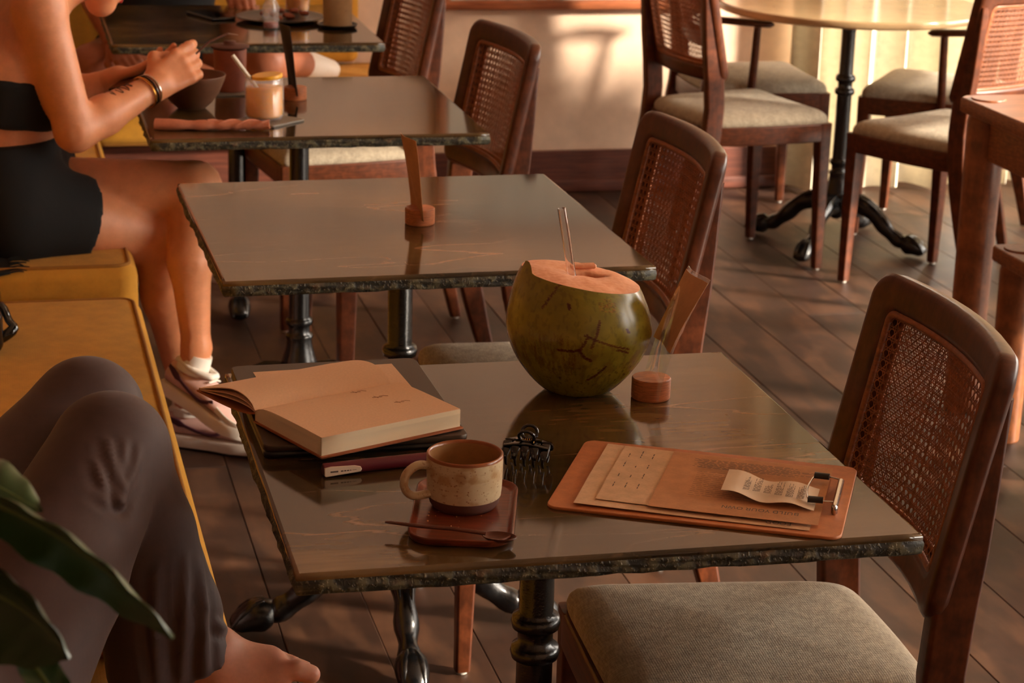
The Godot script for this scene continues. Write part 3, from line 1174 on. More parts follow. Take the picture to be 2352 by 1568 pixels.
func build_right_furniture() -> void:
	# chunky table: round legs whose ends show through the top
	var t := thing("chunky_table", "heavy wooden table with thick round legs showing through its top", "table", Vector3(1.56, 0, -2.21))
	var mb := MB.new()
	slab(mb, PackedVector2Array([Vector2(0.02, 0.0), Vector2(1.2, 0.0), Vector2(1.2, 0.80), Vector2(0.02, 0.80), Vector2(0.0, 0.78), Vector2(0.0, 0.02)]), 0.715, 0.75, 0.004)
	pmb("table_top", mb, M["honey_wood_flat"], t)
	for q in [Vector2(0.052, 0.058), Vector2(1.148, 0.058), Vector2(0.052, 0.742), Vector2(1.148, 0.742)]:
		mb = MB.new()
		lathe(mb, [Vector2(0.037, 0.0), Vector2(0.040, 0.004), Vector2(0.043, 0.30), Vector2(0.045, 0.70), Vector2(0.042, 0.715), Vector2(0.040, 0.720), Vector2(0.040, 0.7515), Vector2(0.038, 0.7535)], 32, Vector3(q.x, 0, q.y))
		pmb("leg", mb, M["honey_wood"], t)
	for q in [[Vector3(0.60, 0.665, 0.058), Vector3(1.02, 0.10, 0.028)], [Vector3(0.60, 0.665, 0.742), Vector3(1.02, 0.10, 0.028)], [Vector3(0.052, 0.665, 0.40), Vector3(0.028, 0.10, 0.60)], [Vector3(1.148, 0.665, 0.40), Vector3(0.028, 0.10, 0.60)]]:
		mb = MB.new()
		boxm(mb, q[0], q[1], 0.004)
		pmb("apron", mb, M["honey_wood_flat"], t)
	# stool of the same make pushed under it
	var s := thing("chunky_stool", "low wooden stool with thick round legs pushed under the heavy table", "stool", Vector3(1.565, 0, -1.985))
	mb = MB.new()
	slab(mb, rrect_at(0.0, 0.40, 0.0, 0.38, 0.02), 0.415, 0.45, 0.004)
	pmb("stool_top", mb, M["honey_wood_flat"], s)
	for q in [Vector2(0.048, 0.055), Vector2(0.352, 0.055), Vector2(0.048, 0.325), Vector2(0.352, 0.325)]:
		mb = MB.new()
		lathe(mb, [Vector2(0.036, 0.0), Vector2(0.038, 0.004), Vector2(0.041, 0.40), Vector2(0.037, 0.42), Vector2(0.037, 0.4515), Vector2(0.035, 0.4535)], 28, Vector3(q.x, 0, q.y))
		pmb("leg", mb, M["honey_wood"], s)

func rrect_at(x0: float, x1: float, z0: float, z1: float, r: float) -> PackedVector2Array:
	var o := PackedVector2Array()
	for p in rrect(x1 - x0, z1 - z0, r, 4):
		o.append(p + Vector2((x0 + x1) / 2, (z0 + z1) / 2))
	return o

# ---------------------------------------------------------------- things on the tables
func menu_block(label: String, at: Vector3, yaw: float, card: String, lean: float, film := false, h := 0.145, bend := 0.0) -> void:
	var b := thing("menu_block", label, "menu holder", at, yaw)
	var mb := MB.new()
	lathe(mb, [Vector2(0.0235, 0.0), Vector2(0.0253, 0.0018), Vector2(0.0253, 0.0265), Vector2(0.0240, 0.028)], 36)
	pmb("wooden_disc", mb, M["menu_block"], b)
	# the card stands in a slot across the disc, bowed and leaning along x
	var fn := func(lo: float, hi: float, th: float, off: float):
		var m2 := MB.new()
		m2.t = Transform3D(Basis(Vector3(0, 0, 1), Vector3(1, 0, 0), Vector3(0, 1, 0)), Vector3.ZERO)   # sheet u -> z, v -> y, thickness -> x
		sheet(m2, func(u: float, v: float):
			var y := lerpf(lo, hi, v)
			return Vector3((u - 0.5) * 0.074, off + lean * y * 0.62 + bend * y * y + 0.003 * sin(u * 5.0 + v * 3.0), y), 8, 14, th)
		return m2
	if film:
		pmb("clear_sleeve", fn.call(0.006, h + 0.004, 0.0006, 0.0), M["clear_film"], b, "clear plastic sleeve")
		pmb("menu_card", fn.call(0.070, h, 0.0004, -0.0008), M[card], b, "kraft card in the sleeve")
	else:
		pmb("menu_card", fn.call(0.012, h, 0.0008, 0.0), M[card], b)

func strokes(called: String, lines: Array, y: float, r: float, material: Material, parent: Node3D) -> void:   # pen strokes lying on a page
	var mb := MB.new()
	for l in lines:
		var p := []
		for q in l:
			p.append(Vector3(q.x, y + (q.y if q is Vector3 else 0.0), q.z if q is Vector3 else q.y))
		tube(mb, p, [r], 4)
	pmb(called, mb, material, parent)

func words(mb: MB, o: Vector2, e: Vector2, n: Vector2, y: float, length: float, th: float) -> void:   # a line of small print as word-long dashes
	var s := 0.0
	while s < length:
		var w := minf(rng.randf_range(0.003, 0.011), length - s)
		var a := o + e * s
		var b := a + e * w
		mb.grid([PackedVector3Array([Vector3(a.x, y, a.y), Vector3(b.x, y, b.y)]), PackedVector3Array([Vector3(a.x + n.x * th, y, a.y + n.y * th), Vector3(b.x + n.x * th, y, b.y + n.y * th)])])
		s += w + 0.0022

func lettering(text: String, size: float, at: Vector3, yaw: float, material: Material, parent: Node3D) -> void:
	var tm := TextMesh.new()
	var f := SystemFont.new()
	f.font_names = PackedStringArray(["Droid Sans"])
	tm.font = f
	tm.font_size = 32
	tm.pixel_size = size / 32.0
	tm.depth = 0.0002
	tm.text = text
	tm.horizontal_alignment = HORIZONTAL_ALIGNMENT_LEFT
	var o := part("lettering", tm, material, parent)
	o.transform = Transform3D(Basis(Vector3.UP, yaw) * Basis(Vector3.RIGHT, -PI / 2), at)

func table_one() -> void:
	var mb: MB
	# closed laptop
	var lap := thing("laptop", "closed dark grey laptop under the open notebook", "laptop", Vector3(-0.213, TOP, -0.165), 0.012)
	mb = MB.new()
	slab(mb, rrect(0.246, 0.318, 0.012, 5), 0.0085, 0.016, 0.0014)
	pmb("lid", mb, M["laptop_metal"], lap)
	mb = MB.new()
	slab(mb, rrect(0.246, 0.318, 0.012, 5), 0.0012, 0.0080, 0.002)
	pmb("base", mb, M["laptop_black"], lap)
	for q in [[-0.10, -0.13], [0.10, -0.13], [-0.10, 0.13], [0.10, 0.13]]:
		mb = MB.new()
		lathe(mb, [Vector2(0.006, 0.0), Vector2(0.007, 0.0014)], 12, Vector3(q[0], 0, q[1]))
		pmb("rubber_foot", mb, M["black_rubber"], lap)
	# loose slip between laptop and notebook
	mb = MB.new()
	sheet(mb, func(u: float, v: float): return Vector3(lerpf(-0.312, -0.128, u) + 0.010 * v, TOP + 0.0168, lerpf(-0.290, -0.150, v) - 0.010 * u), 4, 4, 0.0004)
	tag(pmb(numbered("paper_slip"), mb, M["paper"], self), "loose sheet sticking out behind the open notebook", "paper")
	# open notebook: spine along e, right half thick, left half a bowed sheaf over its cover
	var y0 := TOP + 0.0172
	var S := Vector2(-0.334, -0.090)
	var e := Vector2(0.918, -0.397)
	var n := Vector2(0.397, 0.918)
	var L := 0.196
	var Wd := 0.150
	var nb := thing("notebook", "open brown notebook with kraft pages lying on the laptop", "notebook", Vector3.ZERO)
	var at2 := func(u: float, w: float, y: float): 
		var p := S + e * u + n * w
		return Vector3(p.x, y, p.y)
	mb = MB.new()                                   # cover, right half
	sheet(mb, func(u: float, v: float): return at2.call(lerpf(-0.002, L + 0.002, u), lerpf(0.0, Wd + 0.004, v), y0 + 0.0024), 4, 4, 0.0022)
	pmb("back_cover", mb, M["book_cover"], nb)
	mb = MB.new()                                   # cover, left half, drooping past the laptop
	var droop := func(w: float): return 0.010 * exp(-w * 30.0) + 0.0028
	sheet(mb, func(u: float, v: float): return at2.call(lerpf(-0.002, L + 0.002, u), -lerpf(0.0, 0.140, v), y0 + droop.call(lerpf(0.0, 0.140, v))), 4, 14, 0.0022)
	pmb("front_cover", mb, M["book_cover"], nb)
	mb = MB.new()                                   # right page block
	var rows := []
	for q in [[0.0, 0.0026], [0.0, 0.0235], [0.0006, 0.0245]]:
		var r := PackedVector3Array()
		for k in 13:                                 # front, fore edge, back, gutter
			r.append(at2.call(q[0], lerpf(0.0, Wd, k / 12.0), y0 + (q[1] if q[1] < 0.01 else q[1] - 0.010 * exp(-k / 12.0 * Wd * 60.0))))
		for k in range(1, 5):
			r.append(at2.call(lerpf(q[0], L - q[0], k / 4.0), Wd - q[0], y0 + q[1]))
		for k in range(11, -1, -1):
			r.append(at2.call(L - q[0], lerpf(0.0, Wd, k / 12.0), y0 + (q[1] if q[1] < 0.01 else q[1] - 0.010 * exp(-k / 12.0 * Wd * 60.0))))
		for k in range(3, 0, -1):
			r.append(at2.call(lerpf(q[0], L - q[0], k / 4.0), 0.0, y0 + (q[1] if q[1] < 0.01 else q[1] - 0.010)))
		rows.append(r)
	mb.loft(rows, true, false)
	pmb("page_block", mb, M["page_edge"], nb, "cream page edges")
	mb = MB.new()
	sheet(mb, func(u: float, v: float): return at2.call(lerpf(0.0003, L - 0.0003, u), lerpf(0.0, Wd - 0.0003, v), y0 + 0.0249 - 0.010 * exp(-v * Wd * 60.0)), 4, 16, 0.0004)
	pmb("page", mb, M["paper"], nb, "kraft page with three small pencil marks")
	for k in 3:                                     # left sheaf: a few bowed leaves fanning out
		mb = MB.new()
		var lift: float = [0.005, 0.010, 0.0165][k]
		sheet(mb, func(u: float, v: float):
			var w := v * 0.138
			var y := y0 + 0.0135 + lift * pow(sin(PI * pow(v, 0.62)), 1.1) - 0.0095 * v + 0.0008 * k
			return at2.call(lerpf(0.0, L, u), -w, y + 0.003 * u * sin(PI * v)), 4, 22, 0.0012)
		pmb("page", mb, M["paper"], nb)
	var sc := []
	for k in 3:
		var o: Vector2 = S + e * (0.118 + 0.012 * k) + n * (0.028 + 0.030 * k)
		sc.append([o, o + e * 0.012 + n * 0.004])
		sc.append([o + e * 0.004 - n * 0.003, o + e * 0.006 + n * 0.005])
		sc.append([o + e * 0.010, o + e * 0.016 + n * 0.001, o + e * 0.020 + n * 0.005])
	strokes("pencil_marks", sc, y0 + 0.0250, 0.00025, M["ink"], nb)
	# marker pen with a pale clip
	var pen := thing("marker_pen", "maroon marker pen with a pale clip beside the notebook", "pen", Vector3(-0.275, TOP + 0.0078, 0.060), 0.14)
	mb = MB.new()
	var pr := []
	for q in [[0.0, 0.0055], [0.001, 0.0072], [0.045, 0.0076], [0.12, 0.0074], [0.135, 0.0068], [0.139, 0.004]]:
		pr.append(q)
	var pts := []
	var rad := []
	for q in pr:
		pts.append(Vector3(q[0], 0, 0))
		rad.append(q[1])
	tube(mb, pts, rad, 16)
	pmb("barrel", mb, M["maroon"], pen)
	mb = MB.new()
	mb.t = Transform3D(Basis(Vector3.RIGHT, -0.2), Vector3(0.022, -0.001, 0.0072)) * Transform3D(Basis(Vector3.RIGHT, PI / 2), Vector3.ZERO)
	slab(mb, PackedVector2Array([Vector2(-0.022, -0.005), Vector2(-0.014, -0.006), Vector2(0.014, -0.0048), Vector2(0.021, -0.003), Vector2(0.0225, 0.0), Vector2(0.021, 0.0028), Vector2(0.006, 0.0040), Vector2(-0.021, 0.0055), Vector2(-0.0225, 0.004)]), 0.0, 0.0022, 0.0006)
	var clip := pmb("clip", mb, M["white_plastic"], pen, "pale clip with tiny dark print")
	mb = MB.new()
	mb.t = Transform3D(Basis(Vector3.RIGHT, -0.2), Vector3(0.022, -0.001, 0.0072))
	for q in [[-0.0155, -0.0062, 0.0018], [-0.003, 0.0, 0.0014], [0.0008, 0.0032, 0.0014], [0.004, 0.007, 0.0012], [0.0078, 0.0095, 0.001], [0.0105, 0.016, 0.0004]]:
		boxm(mb, Vector3((q[0] + q[1]) / 2, -0.0002, 0.0023), Vector3(q[1] - q[0], q[2], 0.0002), 0.0)
	pmb("print", mb, M["ink_grey"], clip)
	# tray, cup, spoon, crumbs
	var tr := Transform3D(Basis(Vector3.UP, -0.27), Vector3(-0.141, TOP, 0.2075))
	mb = MB.new()
	var o1 := rrect(0.114, 0.192, 0.030, 7)
	mb.loft([ring_y(inset(o1, 0.006), 0.0), ring_y(inset(o1, 0.002), 0.0015), ring_y(o1, 0.008), ring_y(inset(o1, 0.0008), 0.0095), ring_y(inset(o1, 0.0024), 0.0093), ring_y(inset(o1, 0.0060), 0.0052), ring_y(inset(o1, 0.009), 0.0044)])
	var tray := pmb("serving_tray", mb, M["tray_wood"], self)
	tray.transform = tr
	tag(tray, "small reddish wooden tray under the stoneware cup", "tray")
	var cup := thing("coffee_cup", "speckled cream stoneware cup with brown rim and dark foot", "cup", Vector3(-0.137, TOP + 0.0046, 0.188))
	mb = MB.new()
	lathe(mb, [Vector2(0.030, 0.0), Vector2(0.035, 0.001), Vector2(0.0385, 0.006), Vector2(0.0400, 0.0135)], 56, Vector3.ZERO, true, false)
	pmb("foot", mb, M["dark_clay"], cup, "bare dark clay foot")
	mb = MB.new()
	lathe(mb, [Vector2(0.0400, 0.0135), Vector2(0.0406, 0.0142), Vector2(0.0414, 0.022), Vector2(0.0420, 0.040), Vector2(0.0424, 0.0585)], 56, Vector3.ZERO, false, false)
	pmb("body", mb, M["glaze"], cup)
	mb = MB.new()
	lathe(mb, [Vector2(0.0424, 0.0585), Vector2(0.0423, 0.0612), Vector2(0.0410, 0.0624), Vector2(0.0394, 0.0614), Vector2(0.0388, 0.0590)], 56, Vector3.ZERO, false, false)
	pmb("rim", mb, M["rust_glaze"], cup, "rust brown glazed rim")
	mb = MB.new()
	lathe(mb, [Vector2(0.0388, 0.0590), Vector2(0.0382, 0.040), Vector2(0.0376, 0.016), Vector2(0.034, 0.009), Vector2(0.015, 0.0075)], 56, Vector3.ZERO, false, true)
	pmb("inside", mb, M["coffee_inside"], cup, "tan glazed inside")
	mb = MB.new()
	tube(mb, curve_pts([Vector3(-0.040, 0.050, 0.004), Vector3(-0.054, 0.052, 0.006), Vector3(-0.067, 0.043, 0.008), Vector3(-0.069, 0.028, 0.008), Vector3(-0.059, 0.017, 0.007), Vector3(-0.039, 0.018, 0.004)], 20), [Vector2(0.0058, 0.0046)], 12)
	pmb("handle", mb, M["glaze"], cup)
	var sp := thing("coffee_spoon", "dark wooden spoon lying across the tray", "spoon", Vector3.ZERO)
	mb = MB.new()
	var a := Vector3(-0.236, TOP + 0.0135, 0.246)
	var b := Vector3(-0.136, TOP + 0.0120, 0.293)
	tube(mb, curve_pts([a, a.lerp(b, 0.35), a.lerp(b, 0.7) + Vector3(0, 0.001, 0), b], 14), [Vector2(0.002, 0.0012), Vector2(0.0026, 0.0016), Vector2(0.0026, 0.0018), Vector2(0.0028, 0.0020), Vector2(0.0034, 0.0020)], 8)
	pmb("handle", mb, M["spoon_wood"], sp)
	mb = MB.new()
	mb.t = Transform3D(Basis(Vector3.UP, -0.44), b + Vector3(0.013, -0.002, 0.006))
	var br := []
	for q in [[0.0185, 0.0], [0.0190, 0.0012], [0.0180, 0.0012], [0.0165, -0.0008], [0.012, -0.0030], [0.004, -0.0038]]:
		var r := PackedVector3Array()
		for k in 24:
			var t := TAU * k / 24
			r.append(Vector3(cos(t) * q[0], q[1], sin(t) * q[0] * 0.66))
		br.append(r)
	br.push_front(PackedVector3Array())
	br.pop_front()
	var un := PackedVector3Array()
	var un2 := PackedVector3Array()
	for k in 24:
		var t := TAU * k / 24
		un.append(Vector3(cos(t) * 0.013, -0.0042, sin(t) * 0.0085))
		un2.append(Vector3(cos(t) * 0.004, -0.0052, sin(t) * 0.0026))
	br.push_front(un)
	br.push_front(un2)
	mb.loft(br)
	pmb("bowl", mb, M["spoon_wood"], sp)
	for k in 14:
		mb = MB.new()
		var q := tr * Vector3(rng.randf_range(-0.040, 0.042), 0.0052, rng.randf_range(0.005, 0.070))
		boxm(mb, Vector3.ZERO, Vector3(1, 0.7, 0.8) * rng.randf_range(0.0010, 0.0024), 0.0003)
		var o := pmb(numbered("crumb"), mb, M["crumb"], self)
		o.position = q
		o.rotation.y = rng.randf() * 3.0
		tag(o, "tiny pale biscuit crumb on the reddish tray", "crumb", "crumbs on the tray")
	coconut()
	claw_clip(Vector3(-0.034, TOP, 0.064), -0.45)
	menu_block("wooden menu block with a clear sleeved card beside the coconut", Vector3(0.186, TOP, -0.160), 0.03, "kraft_card", 0.16, true, 0.160, 1.5)
	clipboard()

func coconut() -> void:
	var c := thing("coconut", "green young coconut cut open on top with brown scars", "coconut", Vector3(0.100, TOP, -0.205))
	# skin picture: olive green with brown bruises and scratches, wrapped round once
	var im := Image.create(1024, 512, false, Image.FORMAT_RGB8)
	var n1 := noise(0.012, 4, 101)
	var n2 := noise(0.05, 3, 102)
	var n3 := noise(0.02, 4, 103)
	for y in 512:
		for x in 1024:
			var a := n1.get_noise_2d(x, y) * 0.5 + 0.5
			var col := c8(116, 104, 26).lerp(c8(146, 132, 40), a)
			col = col.lerp(c8(84, 74, 22), 0.28 * smoothstep(0.1, 0.5, n2.get_noise_2d(x, y * 0.4)))
			var band: float = smoothstep(0.05, 0.40, n3.get_noise_2d(x * 1.5, y * 0.8) + 0.22 - absf(y - 300.0) / 150.0)
			col = col.lerp(c8(96, 66, 20), band * 0.3)
			im.set_pixel(x, y, col)
	# scratches, drips and bruises where the photograph shows them; pixel to place on the skin
	var hs := [0.0, 0.006, 0.026, 0.053, 0.080, 0.100, 0.122, 0.142, 0.153]
	var uvp := func(p: Vector2):
		var an := acos(clampf((p.x - 1330.0) / 163.0, -0.99, 0.99))
		var h := clampf((900.0 - p.y) / 255.0 * 0.153, 0.0, 0.153)
		var f := 0.0
		for k in 8:
			if h >= hs[k]:
				f = (k + (h - hs[k]) / (hs[k + 1] - hs[k])) / 8.0
		return Vector2((an + PI / 2) / TAU * 1024.0, (1.0 - f) * 511.0)
	var dab := func(p: Vector2, rr: int, col: Color, k: float):
		for y in range(-rr, rr + 1):
			for x in range(-rr, rr + 1):
				if x * x + y * y <= rr * rr + 1:
					var qx := clampi(int(p.x) + x, 0, 1023)
					var qy := clampi(int(p.y) + y, 0, 511)
					im.set_pixel(qx, qy, im.get_pixel(qx, qy).lerp(col, k))
	var scr := [[[1330, 702], [1323, 730], [1312, 761]], [[1298, 732], [1323, 743], [1365, 756], [1403, 767]], [[1304, 737], [1288, 766], [1266, 769], [1240, 770]], [[1285, 764], [1298, 781], [1314, 789]], [[1371, 764], [1403, 775]], [[1237, 640], [1224, 664], [1208, 697]], [[1352, 804], [1336, 823], [1310, 839]], [[1396, 718], [1401, 727]], [[1258, 678], [1262, 688]]]
	for sc in scr:
		for k in sc.size() - 1:
			for j in 70:
				var p := Vector2(sc[k][0], sc[k][1]).lerp(Vector2(sc[k + 1][0], sc[k + 1][1]), j / 70.0)
				p += Vector2(rng.randf_range(-2.5, 2.5), rng.randf_range(-2.5, 2.5))
				dab.call(uvp.call(p), 1 + j % 2, c8(78, 34, 14), 0.30)
	for k in 420:                                    # streaky bruises low on the side
		var p := Vector2(rng.randf_range(1172, 1300), rng.randf_range(735, 815))
		if n2.get_noise_2d(p.x * 1.5, p.y * 0.2) > 0.02:
			for j in 7:
				dab.call(uvp.call(p + Vector2(rng.randf_range(-1, 1), j * 2.2)), 1, c8(88, 44, 14), 0.16)
	for k in 500:
		var p := Vector2(rng.randf_range(1200, 1470), rng.randf_range(800, 880))
		if n2.get_noise_2d(p.x * 0.8 + 90.0, p.y) > 0.05:
			dab.call(uvp.call(p), 3, c8(44, 34, 10), 0.14)
	for k in 160:                                    # scraped patch under the rim
		var p := Vector2(rng.randf_range(1330, 1375), rng.randf_range(658, 684))
		dab.call(uvp.call(p), 2, c8(178, 110, 40) if k < 110 else c8(60, 36, 12), 0.2)
	var m := StandardMaterial3D.new()
	m.resource_name = "coconut_skin"
	m.albedo_texture = ImageTexture.create_from_image(im)
	m.roughness = 0.26
	m.texture_repeat = true
	var prof := curve_pts([Vector2(0.030, 0.0), Vector2(0.046, 0.006), Vector2(0.066, 0.026), Vector2(0.084, 0.053), Vector2(0.0935, 0.080), Vector2(0.0938, 0.100), Vector2(0.0895, 0.122), Vector2(0.082, 0.142), Vector2(0.0765, 0.153)], 30)
	var nz := noise(9.0, 3, 107)
	var rows := []
	var rimr := PackedVector3Array()
	for i in prof.size():
		var r := PackedVector3Array()
		for j in 73:
			var a := TAU * j / 72.0 - PI / 2      # the seam looks away from the room
			var w := 1.0 + 0.018 * nz.get_noise_3d(cos(a) * 0.1, prof[i].y, sin(a) * 0.1) - 0.010 * cos(a * 3.0)
			var f := float(i) / (prof.size() - 1)
			var tilt: float = -0.17 * cos(a) * prof[i].x * smoothstep(0.3, 1.0, f)
			var q := Vector3(cos(a) * prof[i].x * w, prof[i].y + tilt, sin(a) * prof[i].x * w)
			if f == 1.0 and j < 72:
				rimr.append(q)
			var lip := clampf(1.0 - absf(a - 3.02) / 0.26, 0.0, 1.0)       # a tongue of husk left standing at the rim
			q += Vector3(0.003, 0.012, 0.0) * smoothstep(0.0, 0.7, lip) * smoothstep(0.86, 1.0, f)
			r.append(q)
		rows.append(r)
	var mb := MB.new()
	mb.grid(rows, false, false, false, Rect2(0, 1, 1, -1))
	mb.fan(rows[0].slice(0, 72))
	pmb("husk", mb, m, c)
	# cut face: pale orange, faceted, with a slot-shaped hole
	mb = MB.new()
	var top := []
	var hole := PackedVector2Array([Vector2(-0.020, -0.012), Vector2(0.012, -0.017), Vector2(0.034, -0.008), Vector2(0.030, 0.004), Vector2(0.004, 0.012), Vector2(-0.018, 0.010)])
	var hp := PackedVector2Array()
	for k in 72:
		var a := TAU * k / 72.0 - PI / 2
		var d := Vector2(cos(a), sin(a))
		var best := 0.012
		for h in hole.size():
			var x = Geometry2D.segment_intersects_segment(Vector2.ZERO, d * 0.1, hole[h], hole[(h + 1) % hole.size()])
			if x != null:
				best = x.length()
		hp.append(d * best)
	for f in [0.0, 0.25, 0.5, 0.75, 1.0]:
		var r := PackedVector3Array()
		for k in 72:
			var q := rimr[k]
			var h := Vector3(hp[k].x, 0.1555 - 0.16 * hp[k].x, hp[k].y)
			var p := q.lerp(h, f)
			p.y += 0.0035 * sin(PI * f) + 0.0022 * nz.get_noise_2d(p.x * 2.5, p.z * 2.5) * (1.0 if f > 0 else 0.0)
			r.append(p)
		top.append(r)
	for y in [0.150, 0.128]:
		var r := PackedVector3Array()
		for k in 72:
			r.append(Vector3(hp[k].x * 0.97, y - 0.16 * hp[k].x, hp[k].y * 0.97))
		top.append(r)
	mb.loft(top, false, true)
	mat("coconut_flesh", c8(244, 182, 140), 0.5, blend([tile(512, 512, noise(0.02, 4, 111), Vector2i(256, 256)), tile(64, 512, noise(0.06, 3, 112), Vector2i(256, 256))], func(q: PackedFloat32Array): return c8(255, 250, 245).lerp(c8(220, 170, 140), q[0] * 0.7 + (q[1] - 0.5) * 0.4), 256), Vector3(10, 10, 10))
	pmb("cut_face", mb, M["coconut_flesh"], c, "pale orange cut husk with a slot hole")
	# a raised chip of husk by the hole
	mb = MB.new()
	boxm(mb, Vector3(0.010, 0.1585, -0.030), Vector3(0.034, 0.006, 0.012), 0.002)
	pmb("husk_chip", mb, M["coconut_flesh"], c)
	# glass straw
	var a := at_z(1290, 478, -0.205)
	var b := at_z(1316, 650, -0.205)
	mb = MB.new()
	var d := (b - a).normalized()
	var side := d.cross(Vector3(0, 0, 1)).normalized()
	var up := side.cross(d)
	var rings := []
	for q in [[0.0, 0.0056], [1.0, 0.0056], [1.0, 0.0044], [0.0, 0.0044]]:
		var r := PackedVector3Array()
		for k in 24:
			var t := TAU * k / 24
			r.append(a.lerp(b, q[0]) + (side * cos(t) + up * sin(t)) * q[1])
		rings.append(r)
	mb.loft(rings, false, false, true, true)
	tag(pmb("glass_straw", mb, M["glass"], self), "clear glass straw standing in the coconut", "straw")

func claw_clip(at: Vector3, yaw: float) -> void:
	var c := thing("hair_claw", "glossy black plastic hair claw beside the coffee cup", "hair claw", at, yaw)
	c.scale = Vector3.ONE * 0.84
	# two toothed jaws curving down from a hinge along x
	for s in [-1, 1]:
		var mb := MB.new()
		sheet_arc(mb, s)
		pmb("jaw", mb, M["black_gloss"], c)
		mb = MB.new()
		for k in 5:
			var x := lerpf(-0.026, 0.026, k / 4.0)
			tube(mb, curve_pts([Vector3(x, 0.020, 0.024 * s), Vector3(x, 0.009, 0.022 * s), Vector3(x, 0.003, 0.012 * s)], 6), [0.0024, 0.0023, 0.002, 0.0018, 0.0015, 0.0009], 6)
		pmb("teeth", mb, M["black_gloss"], c)
		mb = MB.new()                                # finger loop above the hinge
		var ring := []
		for k in 17:
			var a := TAU * k / 16
			ring.append(Vector3(0.011 * cos(a), 0.046 + 0.009 * sin(a), 0.010 * s + 0.004 * s * sin(a)))
		tube(mb, ring, [0.0023], 8, Vector3(0, 0, 1))
		pmb("finger_loop", mb, M["black_gloss"], c)
	var mb2 := MB.new()
	var coil := []
	for k in 60:
		var a := k * 0.7
		coil.append(Vector3(-0.010 + k * 0.00034, 0.036 + 0.0036 * cos(a), 0.0036 * sin(a)))
	tube(mb2, coil, [0.0007], 5)
	pmb("spring", mb2, M["gold"], c, "copper coloured spring")

func sheet_arc(mb: MB, s: int) -> void:            # a bar along the hinge with five curved prongs
	for i in 5:
		var x := lerpf(-0.027, 0.027, i / 4.0)
		var k := 1.0 - 0.22 * pow(absf(x) / 0.030, 2.0)
		var o := curve_pts([Vector3(x, 0.035, 0.004 * s), Vector3(x, 0.036 * k, 0.014 * s), Vector3(x * 1.03, 0.028 * k, 0.0225 * s), Vector3(x * 1.05, 0.017, 0.0245 * s)], 9)
		tube(mb, o, [Vector2(0.0066, 0.0016), Vector2(0.0067, 0.0016), Vector2(0.0067, 0.0016), Vector2(0.0066, 0.0016), Vector2(0.0062, 0.0016), Vector2(0.0056, 0.0016), Vector2(0.0048, 0.0016), Vector2(0.0038, 0.0016), Vector2(0.0028, 0.0014)], 8)
	tube(mb, curve_pts([Vector3(-0.031, 0.032, 0.010 * s), Vector3(0.0, 0.037, 0.012 * s), Vector3(0.031, 0.032, 0.010 * s)], 9), [Vector2(0.0062, 0.0016)], 8, Vector3(0, 1, 0))

